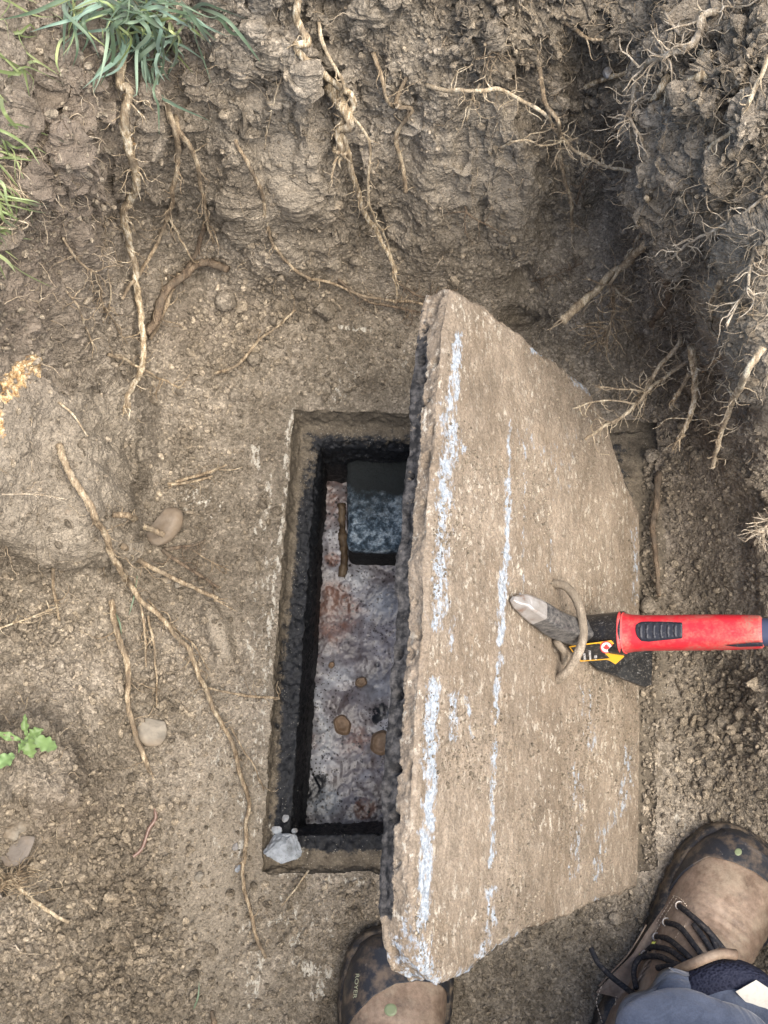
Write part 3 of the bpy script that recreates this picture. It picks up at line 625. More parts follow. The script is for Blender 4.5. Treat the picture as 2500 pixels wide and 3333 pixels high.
streak([(1625,2130),(1615,2240),(1612,2350)], 12, 1.05); streak([(1612,2420),(1604,2560),(1600,2640),(1602,2820)], 12, 1.0); streak([(1600,2900),(1590,3040),(1560,3110)], 20, .9)
streak([(1715,1400),(1700,1900),(1690,1990)], 8, .62); streak([(1795,1760),(1790,1860)], 9, .75); streak([(2060,1700),(2070,1830),(2064,1960)], 14, .7); streak([(1740,1140),(1800,1165)], 12, 1.0); streak([(1855,1215),(1880,1250),(1935,1290)], 12, 1.0); streak([(1985,1390),(2040,1570)], 6, .95)
streak([(2050,2440),(2030,2620),(1960,2720),(1945,2860)], 24, .72); streak([(1910,2250),(1925,2450)], 26, .62); streak([(1945,2930),(1930,2950)], 14, .9); streak([(1440,3215),(1530,3155),(1630,3090),(1710,3035)], 20, .95)
streak([(1870,2500),(1880,2700),(1870,2850)], 26, .62); streak([(1700,1420),(1760,1480),(1810,1470)], 40, .5); streak([(1860,1450),(1800,1600)], 50, .45); streak([(1340,2990),(1300,3110),(1400,3215)], 40, .9)
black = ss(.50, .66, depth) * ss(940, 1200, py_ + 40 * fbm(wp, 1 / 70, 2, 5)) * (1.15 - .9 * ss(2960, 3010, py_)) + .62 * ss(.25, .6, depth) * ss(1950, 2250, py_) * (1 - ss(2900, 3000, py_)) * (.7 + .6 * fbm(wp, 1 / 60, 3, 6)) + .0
dirt = .5 + .9 * fbm(wp, 1 / 170, 3, 7) * (depth < .05)
lm = NT('lid_concrete', .92, .2); la = lm.sep(lm.attr('m', 'Vector'))
sc_ = lm.scale(1.2, .7, 1.2)
cL = lm.ramp(lm.noise(9, 5, .6), [(.32, (.190, .152, .112)), (.68, (.300, .246, .188))])
cL = lm.mix(lm.ramp(lm.noise(22, 6, .7, vec=lm.scale(1, .6, 1)), [(.50, 0), (.64, .6)]), cL, (.20, .155, .110)); cL = lm.mix(1, cL, lm.ramp(lm.noise(60, 5, .65, vec=sc_), [(.32, .80), (.66, 1.15)]), 'MULTIPLY')
cL = lm.mix(1, cL, lm.ramp(lm.noise(480, 3, .7), [(.3, .7), (.7, 1.28)]), 'MULTIPLY')
fl = lm.math('MULTIPLY', lm.ramp(lm.noise(120, 5, .75, vec=lm.scale(1.2, .75, 1.2)), [(.55, 0), (.61, .9)]), lm.ramp(lm.noise(14, 4), [(.4, .25), (.6, 1)]))
cL = lm.mix(fl, cL, (.50, .455, .375))
cL = lm.mix(lm.mask(la[0], lm.noise(150, 6, .72, vec=lm.scale(1, .5, 1)), 6, .85), cL, lm.ramp(lm.noise(300, 3), [(.35, (.24, .27, .30)), (.65, (.46, .505, .56))]))
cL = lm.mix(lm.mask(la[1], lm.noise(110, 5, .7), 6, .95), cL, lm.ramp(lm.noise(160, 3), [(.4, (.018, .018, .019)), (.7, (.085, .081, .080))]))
lb_ = lm.bump(lm.noise(420, 4, .75), .8, .0022); lb_ = lm.bump(lm.noise(150, 5, .7, vec=lm.scale(1.1, .9, 1.1)), .6, .005, lb_)
lm.done(cL, lb_)
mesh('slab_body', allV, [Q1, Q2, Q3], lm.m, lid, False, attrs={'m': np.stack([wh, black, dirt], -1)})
# lifting ring, curved bar cast into the slab
M_RING = root_mat('rusty_dirt_iron', (.19, .155, .115), (.30, .25, .19), (.40, .34, .265))
rp = [(1796,1899,-.006),(1812,1900,.006),(1839,1908,.026),(1866,1935,.046),(1886,1977,.058),(1897,2030,.064),(1897,2078,.064),(1882,2125,.056),(1855,2174,.036),(1828,2202,.014),(1810,2216,-.006)]
rp3 = crom(np.array([LP(a, b, c) for a, b, c in rp]), .003)
a = Acc(); a.add(*tube(rp3, .0044 * (1 + .08 * fbm(rp3, 60, 2, 1)), 14, .06, 2)); a.build('lifting_ring', M_RING, lid)
st_ = crom(np.array([LP(1815, 2080, -.004), LP(1812, 2090, .012), LP(1824, 2105, .02), LP(1836, 2125, .018), LP(1835, 2150, .004), LP(1833, 2158, -.004)]), .003)
a = Acc(); a.add(*tube(st_, .0035, 12, .1, 3)); a.build('staple', M_RING, lid)
# lumps of dirt on the lid
rg = np.random.default_rng(11); a = Acc()
LVs = [lump(1, 300 + k, amp=.3)[0] for k in range(10)]
selu = rg.integers(4, NU - 4, 26000); selv = rg.integers(4, NVv - 4, 26000)
dn = fbm(LT[selu, selv], 12, 3, 66); keep = rg.random(26000) < np.clip(.2 + 1.8 * dn, .03, 1); selu, selv = selu[keep], selv[keep]
nk = len(selu); rr = .0005 * (1 - rg.random(nk) * .97) ** (-.45)
vv = np.concatenate([(LVs[k % 10] @ rotm(rg).T) * rr[k] + LTd[selu[k], selv[k]] + LN * rr[k] * .3 for k in range(nk)])
ff = (ICO[1][1][None] + (np.arange(nk) * 12 if len(LVs[0]) == 12 else np.arange(nk) * len(LVs[0]))[:, None, None]).reshape(-1, 3)
o = mesh('lid_dirt', vv, ff, M_CRUMB, smooth=False, attrs={'tint': np.repeat(rg.random(nk) * .6 + .3, len(LVs[0]))}, origin=LP(1800, 2200)); tag(o, 'fine brown dirt grains sprinkled over the tilted concrete lid', 'dirt', kind='stuff')
# ------------------------------------------------------------------ ROOTS
ROOTN = 0
def qp(qx, qy, lift): return SP(qx, qy, lift)
def root(name, pts, r, label, m=M_ROOT, lift=.006, taper=.6, cat='root', group='tree roots in the pit walls', nl=0, ll=.04, knob=.10, mode='surf', lr=.0006, rag=0, side=None, r1=None):
    """pts: q-coordinates (x, y[, lift]); nl rootlets of length ll grow from it"""
    global ROOTN; ROOTN += 1; rg = np.random.default_rng(1000 + ROOTN)
    P0 = np.array([qp(p[0], p[1], (p[2] if len(p) > 2 else lift) + (.0045 if k_ else 0)) for k_, p in enumerate(pts)])
    Pc = crom(P0, .0028); n = len(Pc)
    Pc = Pc + (.0026 + .35 * r) * np.stack([fbm(Pc + ROOTN, 28, 3, 1), fbm(Pc + ROOTN, 28, 3, 2), fbm(Pc + ROOTN, 28, 3, 3)], 1) * np.minimum(1, np.arange(n) / 6)[:, None]
    qx_, qy_ = PJ(Pc); Sf = np.array([SP(a_ / QS, b_ / QS) for a_, b_ in zip(qx_, qy_)]); dp = np.linalg.norm(Pc - CAMP, axis=1); need = np.maximum(dp - (np.linalg.norm(Sf - CAMP, axis=1) - .8 * r), 0)
    need = np.minimum(need, .06); k5 = np.maximum.reduce([np.roll(np.pad(need, 4, mode='edge'), k_)[4:-4] for k_ in range(-4, 5)]); k5 = np.convolve(np.pad(k5, 5, mode='edge'), np.ones(11) / 11, 'valid') * np.minimum(1, np.arange(n) / 8)
    Pc = Pc + (CAMP - Pc) / dp[:, None] * k5[:, None]
    t = np.linspace(0, 1, n); rad = r * (1 - (1 - (r1 / r if r1 else taper)) * t) * (1 + knob * fbm(Pc * 1.0 + 3 * ROOTN, 70, 3, 5)) * (1 + .10 * fbm(Pc, 260, 2, 6))
    a = Acc(); a.add(*tube(Pc, rad * .84, 10, .17, ROOTN))
    for k in range(rag):                                     # splintered fibres at the torn end
        e = Pc[-1]; d = (Pc[-1] - Pc[-4]); d /= np.linalg.norm(d) + 1e-9; q = np.array([e + rg.normal(size=3) * r * .5 - d * .006, e + rg.normal(size=3) * r * .6 + d * .004, e + rg.normal(size=3) * r * 1.0 + d * rg.uniform(.008, .02)])
        a.add(*tube(crom(q, .003), np.linspace(r * .3, r * .08, len(crom(q, .003))), 5))
    for k in range(int(nl * 1.7)):
        i = rg.integers(int(n * .08), n - 2); T = Pc[min(i + 2, n - 1)] - Pc[max(i - 2, 0)]; T /= np.linalg.norm(T) + 1e-9
        nk_ = 1; d = rg.normal(size=3); d = d - T * (d @ T); d /= np.linalg.norm(d); d = d * .8 + T * rg.uniform(.1, .9); d[2] -= .15
        toc = CAMP - Pc[i]; toc /= np.linalg.norm(toc); 
        if d @ toc < -.1: d = d - toc * (d @ toc) * 1.3
        L = ll * rg.uniform(.35, 1.2); seg = 6; q = [Pc[i]]; 
        for s in range(seg):
            d = d + rg.normal(size=3) * .38; d /= np.linalg.norm(d); q.append(q[-1] + d * L / seg)
        c = crom(np.array(q), .0035); r0 = min(lr * rg.uniform(.8, 1.6), r * .7); a.add(*tube(c, np.linspace(r0, r0 * .35, len(c)), 5))
        if L > .025 and rg.random() < .7:
            b0 = c[len(c) // 2]; q = [b0]; d2 = d + rg.normal(size=3) * .8; d2 /= np.linalg.norm(d2)
            for s in range(4): d2 = d2 + rg.normal(size=3) * .35; d2 /= np.linalg.norm(d2); q.append(q[-1] + d2 * L / 9)
            c2 = crom(np.array(q), .0035); a.add(*tube(c2, np.linspace(r0 * .6, r0 * .25, len(c2)), 4))
    o = a.build(name, m); tag(o, label, cat, group); return o, Pc
r_ = root
r_('tree_root', [(268,120,.0),(280,180,.012),(290,230,.02),(298,300,.024),(305,400,.03),(308,500,.035),(303,600,.035),(298,700,.03),(292,780,.026),(293,866,.02)], .0054, 'thickest straight root hanging down the left corner under the grass tuft', M_WOODY, taper=.72, nl=22, ll=.03, rag=7)
r_('tree_root', [(385,235,.0),(386,330,.014),(376,420,.02),(372,490,.022),(350,545,.022),(310,590,.03),(262,645,.02)], .0036, 'root curving down and left to cross over the thick corner root', nl=10, ll=.03)
r_('tree_root', [(380,262,.0),(398,300,.016),(425,350,.016),(438,430,.012),(452,490,.012),(462,526,.014)], .0034, 'broken root below the grass tuft whose pale tip points down right', taper=.5, nl=5)
r_('tree_root', [(378,490,.018),(398,530,.014),(420,560,.012),(438,580,.012)], .0016, 'short pale branchlet forking right of the crossing root', M_ROOTPALE)
r_('tree_root', [(492,580,.018),(440,582,.018),(398,598,.018),(362,640,.02),(335,690,.02),(315,722,.018)], .0058, 'dark forked root stub bending right at its top beside the corner root', M_ROOTDARK, nl=5, r1=.0062, rag=3)
r_('tree_root', [(442,490,.01),(432,535,.012),(405,575,.012),(375,612,.014)], .0036, 'short dark splintered root running into the dark forked stub', M_ROOTDARK, nl=2)
r_('tree_root', [(388,590,.014),(372,640,.012),(350,690,.01),(325,735,.01)], .0042, 'weathered root lying parallel below the dark forked stub', M_ROOT, nl=6)
r_('tree_root', [(508,300,.0),(530,345,.006),(555,392,.008),(600,500,.007),(648,562,.007),(700,600,.008),(780,636,.008),(860,650,.01),(945,655,.012)], .0024, 'long thin root curving across the back wall to the lid top corner', taper=.8, nl=14, ll=.02)
r_('tree_root', [(636,-15,.0),(645,40,.010),(664,90,.014),(700,170,.02),(730,235,.024),(752,320,.026),(768,410,.026),(800,480,.022),(832,550,.022),(858,592,.024)], .0043, 'largest splintered root in the middle of the back wall', M_WOODY, taper=.75, nl=16, ll=.025, rag=6)
r_('bark_flap', [(722,225,.020),(733,265,.028),(738,310,.028),(736,348,.024)], .0074, 'ragged pale bark bulge on the largest back wall root', M_WOODY, taper=.5, knob=.5, cat='bark', group=None, nl=12, ll=.012, rag=5)
r_('tree_root', [(736,310,.02),(724,345,.024),(716,385,.024)], .0024, 'short pale spur hanging off the bark bulge', M_ROOTPALE, rag=2)
r_('tree_root', [(690,55,.0),(715,130,.016),(742,190,.022),(760,260,.030),(770,340,.034),(800,450,.030),(832,540,.026),(858,640,.022)], .0022, 'slender pale root hanging beside the largest back wall root', M_ROOTPALE, taper=.55, nl=8, ll=.02)
r_('tree_root', [(812,118,.0),(822,165,.010),(838,220,.010),(850,268,.010)], .0026, 'short tapering root in the back wall right of the slender pale root', nl=2)
r_('tree_root', [(877,165,.0),(880,235,.008),(862,280,.010),(859,322,.012),(872,385,.014),(879,428,.016)], .0024, 'kinked root hanging on the back wall with a pale lower end', nl=6, ll=.02, r1=.003)
r_('tree_root', [(640,78,.01),(618,130,.008),(600,190,.008),(588,250,.008),(574,328,.008)], .0012, 'hair thin root left of the largest back wall root', M_ROOTPALE, nl=4, ll=.015, lr=.0004)
r_('tree_root', [(925,187,.02),(985,190,.05),(1050,204,.07),(1130,226,.09),(1180,258,.10),(1215,300,.105),(1280,340,.10),(1348,378,.09)], .0026, 'long root slanting down right across the recess, ends near a boulder', M_ROOTPALE, taper=.7, nl=30, ll=.03)
r_('tree_root', [(1172,150,.02),(1190,212,.06),(1204,262,.095),(1216,312,.10),(1222,380,.085),(1231,440,.07),(1238,508,.06)], .0028, 'root hanging straight down from the crossing in the recess', taper=.75, nl=16, ll=.025)
r_('tree_root', [(1238,508,.06),(1236,525,.055),(1244,548,.05)], .0007, 'white thread dangling from the straight hanging root tip', M_ROOTWHITE, nl=3, ll=.015, lr=.0004)
r_('tree_root', [(1082,332,.08),(1112,314,.09),(1150,309,.10),(1190,305,.105),(1250,296,.10)], .0013, 'thin side root pointing left from the crossing in the recess', M_ROOTPALE, nl=12, ll=.018, lr=.0004)
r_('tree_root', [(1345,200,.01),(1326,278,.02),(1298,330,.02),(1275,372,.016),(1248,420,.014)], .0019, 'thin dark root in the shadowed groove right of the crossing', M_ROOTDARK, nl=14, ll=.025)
r_('tree_root', [(1264,187,.016),(1300,176,.02),(1356,156,.012)], .0032, 'short yellow root stub sticking out of the groove beside a white pebble', M_WOODY, taper=.8, r1=.0024, nl=3, rag=2)
r_('tree_root', [(1238,80,.01),(1260,102,.012),(1284,120,.012)], .0026, 'short brown root stub above the yellow stub', M_ROOT, nl=2)
r_('tree_root', [(1430,500,.02),(1372,560,.05),(1318,600,.07),(1270,645,.09),(1212,692,.10)], .0042, 'thick pale root jutting down left from the right wall, bluntly cut', M_ROOTPALE, taper=1.0, r1=.0062, nl=4, rag=3)
r_('tree_root', [(1436,405,.02),(1398,470,.04),(1362,545,.06),(1338,590,.075),(1322,620,.07)], .0028, 'slimmer root joining the blunt pale root from above', M_ROOTPALE, taper=.8, nl=10, ll=.03)
r_('tree_root', [(1322,605,.07),(1330,640,.075),(1318,690,.07),(1300,740,.06)], .0018, 'bushy tangle of fine rootlets below the blunt pale root', M_ROOT, nl=34, ll=.045, lr=.0008)
r_('tree_root', [(1322,610,.07),(1350,632,.07),(1375,643,.07)], .0022, 'short twig pointing right under the blunt pale root', M_ROOTPALE, nl=3)
r_('tree_root', [(1668,115,.03),(1620,215,.03),(1580,288,.025),(1545,325,.02),(1480,375,.012)], .0023, 'thin root sweeping down left from the top right edge', M_ROOTPALE, nl=10, ll=.025)
r_('tree_root', [(1530,-10,.02),(1500,50,.03),(1480,95,.035),(1432,130,.035),(1400,160,.035),(1388,212,.03),(1380,246,.03),(1414,272,.03),(1428,305,.025)], .0040, 'pale zigzag root with many branchlets in the top right corner', M_ROOTWHITE, r1=.0012, nl=46, ll=.035, lr=.0008)
r_('tree_root', [(1500,70,.03),(1462,45,.035),(1440,28,.03)], .0022, 'whitish side root at the top of the zigzag root', M_ROOTWHITE, nl=8, ll=.02)
r_('tree_root', [(1660,5,.02),(1600,-5,.03),(1560,5,.03),(1530,22,.02)], .0018, 'thin whitish root along the very top right edge', M_ROOTWHITE, nl=12, ll=.025)
r_('rotten_wood', [(1494,92,.01),(1474,135,.014),(1452,198,.016)], .0068, 'flaky yellow rotten wood strip hanging in the top right corner', M_WOODY, taper=.6, knob=.6, cat='rotten wood', group=None, rag=6)
r_('rotten_wood', [(1436,165,.01),(1428,190,.012),(1420,210,.012)], .0045, 'small yellow rotten wood piece left of the flaky strip', M_WOODY, knob=.6, cat='rotten wood', group=None, rag=3)
r_('tree_root', [(1500,562,.01),(1478,622,.014),(1456,660,.016),(1430,692,.016)], .0050, 'smooth brown root arching below the right wall roots', M_ROOTDARK, nl=3, taper=.7)
r_('tree_root', [(1665,452,.02),(1600,470,.03),(1560,488,.035),(1520,515,.04),(1470,555,.03)], .0016, 'whitish root reaching left over the pale bulge, upper one', M_ROOTWHITE, nl=20, ll=.03)
r_('tree_root', [(1625,540,.01),(1610,585,.014),(1625,612,.014),(1600,650,.014),(1604,700,.012)], .0016, 'wavy whitish root lying on the pale bulge', M_ROOTWHITE, nl=10, ll=.03)
r_('tree_root', [(1484,715,.02),(1474,740,.05),(1440,780,.09),(1409,817,.12),(1385,855,.14),(1354,892,.15),(1300,925,.16),(1262,952,.16)], .0030, 'long pale root reaching over the lid edge from the right wall', M_ROOTPALE, taper=.6, nl=22, ll=.03)
r_('tree_root', [(1500,775,.04),(1470,795,.07),(1434,817,.11),(1400,840,.14),(1376,870,.15)], .0026, 'second pale root running beside the one over the lid edge', M_ROOTPALE, taper=.7, nl=10, ll=.03)
r_('tree_root', [(1400,848,.14),(1350,842,.16),(1284,838,.17)], .0016, 'straight thin rootlet pointing left above the lid corner', M_ROOTPALE, nl=6, ll=.018)
r_('tree_root', [(1372,872,.15),(1309,866,.17),(1234,882,.17)], .0014, 'lowest thin rootlet pointing left over the lid corner', M_ROOTPALE, nl=6, ll=.02)
r_('tree_root', [(1528,745,.04),(1506,830,.08),(1482,900,.11),(1463,947,.12)], .0050, 'frayed yellowish root stub hanging right of the lid', M_WOODY, taper=.55, nl=6, knob=.4, rag=6)
r_('tree_root', [(1508,800,.05),(1480,835,.08),(1458,862,.09)], .0036, 'flaky short branch left of the frayed yellowish stub', M_WOODY, taper=.6, knob=.4, rag=4)
r_('tree_root', [(1645,750,.03),(1620,812,.05),(1592,870,.07),(1566,935,.08),(1541,1012,.08)], .0034, 'root with a blunt tip hanging low at the right edge', M_ROOTPALE, taper=.85, nl=16, ll=.025)
r_('tree_root', [(1685,1120,.03),(1650,1142,.04),(1620,1165,.05)], .0030, 'bushy white root end poking in from the right edge', M_ROOTWHITE, nl=26, ll=.028, lr=.0008)
r_('tree_root', [(1560,610,.02),(1545,700,.02),(1550,760,.02),(1530,800,.02)], .0030, 'brown root running down the right wall under the pale bulge', M_ROOT, nl=18, ll=.035)
r_('tree_root', [(128,962,.0),(150,1020,.014),(185,1080,.016),(213,1140,.018),(245,1190,.018),(280,1258,.02),(312,1302,.02),(362,1352,.016),(402,1402,.014),(430,1470,.012),(470,1540,.010),(500,1600,.009),(520,1680,.009),(537,1740,.009),(531,1800,.009),(527,1900,.009),(545,2000,.008),(572,2072,.004)], .0046, 'longest root, snaking down beside the opening across the left floor', taper=.5, nl=24, ll=.025)
r_('tree_root', [(252,1176,.01),(290,1206,.014),(340,1231,.014),(400,1262,.012),(466,1294,.014)], .0042, 'straight stout branch ending in a pale cut on the left floor', taper=.7, nl=8, rag=3)
r_('tree_root', [(232,1108,.01),(262,1113,.016),(300,1132,.025),(356,1160,.032)], .0038, 'branch whose pale end rests on the round stone', taper=.9, nl=4, r1=.004)
r_('tree_root', [(276,1250,.012),(300,1292,.012),(311,1362,.008),(316,1442,.006)], .0021, 'thin branch running straight down from the longest root', nl=6, ll=.02)
r_('tree_root', [(240,1296,.004),(254,1372,.012),(276,1450,.010),(275,1520,.010),(292,1590,.010),(322,1656,.008)], .0044, 'crooked brown root lying left of the flat grey stone', taper=.75, nl=6, rag=3)
r_('tree_root', [(352,1188,.004),(400,1222,.012),(438,1245,.010),(474,1268,.006)], .0030, 'slim brown twig below the round stone, lower of two', M_ROOTDARK, nl=5)
r_('tree_root', [(356,1186,.004),(395,1182,.010),(420,1178,.010),(446,1166,.008)], .0028, 'slim brown twig below the round stone, upper of two', M_ROOTDARK, nl=4)
r_('tree_root', [(412,1185,.01),(440,1205,.008),(496,1230,.006)], .0014, 'fine thread root curving right below the round stone', nl=3)
r_('tree_root', [(104,1204,.004),(114,1262,.012),(120,1300,.010),(132,1336,.006)], .0024, 'short root dangling at the far left below the clay shoulder', nl=4)
r_('tree_root', [(-10,1360,.008),(40,1345,.012),(90,1328,.012),(118,1322,.010)], .0014, 'thin pale root from the left edge meeting the dangling root', M_ROOTPALE, nl=5)
r_('tree_root', [(-10,1055,.006),(60,1057,.010),(140,1071,.010)], .0012, 'white thread root from the left edge on the clay shoulder', M_ROOTWHITE, nl=5, ll=.02, lr=.0004)
r_('tree_root', [(130,870,.004),(170,895,.006),(212,937,.010)], .0015, 'straight thin root on the bank right of the orange wood', M_ROOTPALE)
r_('tree_root', [(222,764,.010),(262,782,.02),(300,800,.030),(345,820,.028),(392,838,.026)], .0025, 'thin root passing across the bottom of the thick corner root', nl=8, ll=.03)
r_('tree_root', [(463,808,.008),(510,790,.014),(545,755,.012),(580,720,.010),(638,668,.008)], .0026, 'bent brown twig lying on the crumbs above the opening', nl=4)
r_('tree_root', [(378,1042,.004),(430,1024,.010),(488,1006,.008)], .0028, 'flat brown root on the floor above the round stone, upper', M_ROOT, nl=2)
r_('tree_root', [(362,1046,.003),(412,1042,.008),(462,1030,.008)], .0026, 'flat brown root on the floor above the round stone, lower', M_ROOT, nl=2)
r_('tree_root', [(470,1016,.006),(500,1016,.006),(522,1010,.004)], .0012, 'thread at the end of the flat floor roots', M_ROOTPALE)
r_('tree_root', [(432,1480,.008),(460,1490,.008),(530,1502,.010),(604,1507,.012)], .0016, 'thin root pointing right over the rim of the opening', M_ROOT, nl=4, r1=.002)
r_('tree_root', [(500,1572,.008),(520,1612,.006),(545,1650,.006),(572,1708,.005)], .0014, 'thin root running to the rim beside the longest root', nl=2)
r_('tree_root', [(320,1330,.01),(335,1400,.008),(338,1470,.006),(338,1525,.004)], .0018, 'thin root straight down toward the flat grey stone', nl=4)
r_('tree_root', [(318,1295,.012),(362,1340,.008),(410,1385,.006),(452,1450,.006)], .0016, 'slim root shadowing the longest root on its right side', nl=5)
r_('tree_root', [(138,508,.004),(160,560,.012),(185,590,.012),(210,620,.010),(235,672,.012),(276,742,.012)], .0016, 'thin root slanting down right on the left bank', M_ROOT, nl=12, ll=.03)
r_('tree_root', [(146,628,.004),(158,660,.010),(178,695,.012),(196,742,.010)], .0015, 'thin forked root low on the left bank', M_ROOT, nl=6, ll=.03)
r_('tree_root', [(222,500,.004),(228,560,.010),(232,640,.010),(228,700,.008)], .0013, 'hanging thin root between the bank and the corner root', nl=5, ll=.02)
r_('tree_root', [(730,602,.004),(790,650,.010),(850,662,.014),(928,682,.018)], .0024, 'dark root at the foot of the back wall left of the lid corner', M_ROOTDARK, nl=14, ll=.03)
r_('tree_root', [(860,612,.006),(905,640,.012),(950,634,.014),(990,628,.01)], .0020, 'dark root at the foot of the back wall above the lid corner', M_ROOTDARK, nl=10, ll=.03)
r_('tree_root', [(1062,78,.006),(1058,110,.012),(1050,150,.012)], .0018, 'small hanging root at the top of the back wall, left of a pair', nl=3)
r_('tree_root', [(1072,82,.006),(1066,140,.014),(1062,172,.014)], .0016, 'small hanging root at the top of the back wall, right of a pair', nl=3)
r_('tree_root', [(1035,190,.010),(1020,225,.014),(1008,262,.014)], .0018, 'small hanging root under the slanting recess root', M_ROOTPALE, nl=3)
r_('tree_root', [(998,455,.004),(1020,482,.010),(1090,506,.008)], .0016, 'thin root lying across the middle of the back wall', M_ROOTDARK, nl=3)
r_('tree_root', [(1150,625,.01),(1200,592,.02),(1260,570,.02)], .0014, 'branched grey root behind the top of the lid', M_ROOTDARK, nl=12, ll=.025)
r_('tree_root', [(-15,1862,.006),(20,1900,.016),(62,1942,.016),(110,1972,.012),(148,1992,.010)], .0034, 'pale dead root at the bottom left with a frayed tuft', M_ROOTPALE, nl=8, r1=.0022)
r_('tree_root', [(-20,1925,.01),(15,1905,.016),(50,1880,.014)], .0020, 'tuft of brown rootlets at the left edge near the slate', M_ROOT, nl=34, ll=.035)
r_('tree_root', [(1425,1020,.004),(1418,1090,.012),(1412,1140,.012),(1420,1210,.012),(1424,1290,.010)], .0050, 'earth coloured root in the groove right of the lid', M_ROOTDARK, nl=3, r1=.003)
r_('straw', [(667,1880,.006),(640,1915,.008),(607,1957,.006)], .0013, 'dry straw stalk lying below the opening', M_ROOTPALE, cat='straw', group=None)
r_('straw', [(30,2040,.006),(50,2060,.008),(86,2063,.006)], .0010, 'curved white stalk on the lower left soil', M_ROOTWHITE, cat='straw', group=None)
r_('twig', [(463,2215,.006),(458,2180,.006)], .004, 'wood chip at the bottom edge left of the boot', M_ROOTDARK, cat='twig', group=None)
r_('twig', [(62,1500,.006),(48,1545,.006)], .0009, 'thin dry stem above the green weed', M_ROOTPALE, cat='twig', group=None)

# fine hair roots over the walls: nobody could count them
rg = np.random.default_rng(5); a = Acc()
hd = (.10 * wall + (.7 * clods * ss(700, 1400, QX) + .4 * clods) + 1.2 * np.exp(-((QX - 1550) / 150) ** 2 - ((QY - 600) / 240) ** 2) * 1.6 + .6 * np.exp(-((QX - 150) / 130) ** 2 - ((QY - 480) / 180) ** 2) + .7 * np.exp(-((QX - 330) / 120) ** 2 - ((QY - 120) / 90) ** 2) + .35 * np.exp(-((QX - 160) / 60) ** 2 - ((QY - 1800) / 90) ** 2)) * cellw
pw_ = hd.ravel() / hd.sum()
for idx in rg.choice(NX * NY, 2000, p=pw_):
    p = G.reshape(-1, 3)[idx]; n_ = Nv.reshape(-1, 3)[idx]; L = rg.uniform(.008, .035); d = n_ * .9 + rg.normal(size=3) * .6 + np.array([0, 0, -.5]); q = [p - n_ * .001]
    for s in range(6):
        d = d + rg.normal(size=3) * .45 + np.array([0, 0, -.12]); d /= np.linalg.norm(d); q.append(q[-1] + d * L / 6)
        if s > 1 and (q[-1] - p) @ n_ < .0015: q[-1] = q[-1] + n_ * .002
    c = crom(np.array(q), .004); a.add(*tube(c, np.linspace(1, .5, len(c)) * rg.uniform(.00022, .00062), 4))
o = a.build('root_hairs', root_mat('hair_root', (.20, .15, .095), (.40, .32, .22), (.62, .53, .40), .5), origin=(0, 0, 0)); tag(o, 'fine hair roots sprouting all over the dug soil faces', 'hair roots', kind='stuff')

# ------------------------------------------------------------------ STONES, CLODS, SMALL THINGS
def stone(name, qx, qy, size, label, cat, m, rot=0, tilt=(0, 0), seed=1, lift=None, sub=4, amp=.15, planes=5, group=None, smooth=True, fine=.05, sink=.35):
    V, F = lump(sub, seed, (1, 1, 1), amp, 1.2, planes, fine); V = V * np.array(size)
    Rm = np.array(Matrix.Rotation(R(rot), 3, 'Z') @ Matrix.Rotation(R(tilt[0]), 3, 'X') @ Matrix.Rotation(R(tilt[1]), 3, 'Y'))
    V = V @ Rm.T; c = SP(qx, qy); c = c + np.array([0, 0, size[2] * (1 - sink) if lift is None else lift]); c = CAMP + (c - CAMP)
    # keep it under the pixel where it lies
    ax, ay = PJ(c); d0 = ray(qx * QS, qy * QS); c = CAMP + d0 * ((c[2] - CAM_H) / d0[2])
    o = mesh(name, V + c, F, m, smooth=smooth, attrs={'tint': np.full(len(V), .6)}); return tag(o, label, cat, group)
stone('round_stone', 356, 1137, (.0175, .0265, .014), 'smooth brown oval stone under a root end', 'stone', M_STONE, -38, seed=4, amp=.06, planes=2, fine=.01)
stone('flat_stone', 325, 1578, (.0175, .0205, .006), 'flat grey angular stone beside the crooked root', 'stone', M_GREYSTONE, 25, seed=8, planes=9, amp=.2)
stone('slate_shard', 38, 1832, (.024, .019, .003), 'dark flat slate shard at the left edge near the bottom', 'stone', M_SLATE, 35, seed=12, planes=10, amp=.3, lift=.006)
stone('concrete_chunk', 616, 1838, (.026, .021, .010), 'broken blue grey concrete chunk at the corner of the opening', 'concrete chunk', M_CHIP, 10, seed=17, amp=.35, planes=16, fine=.10, smooth=False)
for k, (x, y, s, lb) in enumerate([(598, 1792, .0062, 'pale concrete chip just above the big chunk, left of two'), (616, 1768, .005, 'pale concrete chip nearest the black inner corner'), (575, 1838, .0042, 'tiny concrete chip left of the big chunk'), (636, 1795, .004, 'tiny concrete chip above right of the big chunk'), (515, 1876, .0052, 'concrete chip left of the longest root'), (510, 1828, .005, 'concrete chip beside the rim, topmost left of the longest root')]):
    stone('concrete_chip', x, y, (s, s * .8, s * .5), lb, 'concrete chip', M_CHIP, k * 50, seed=30 + k, sub=3, amp=.3, planes=8, group='concrete chips round the opening corner', smooth=False)
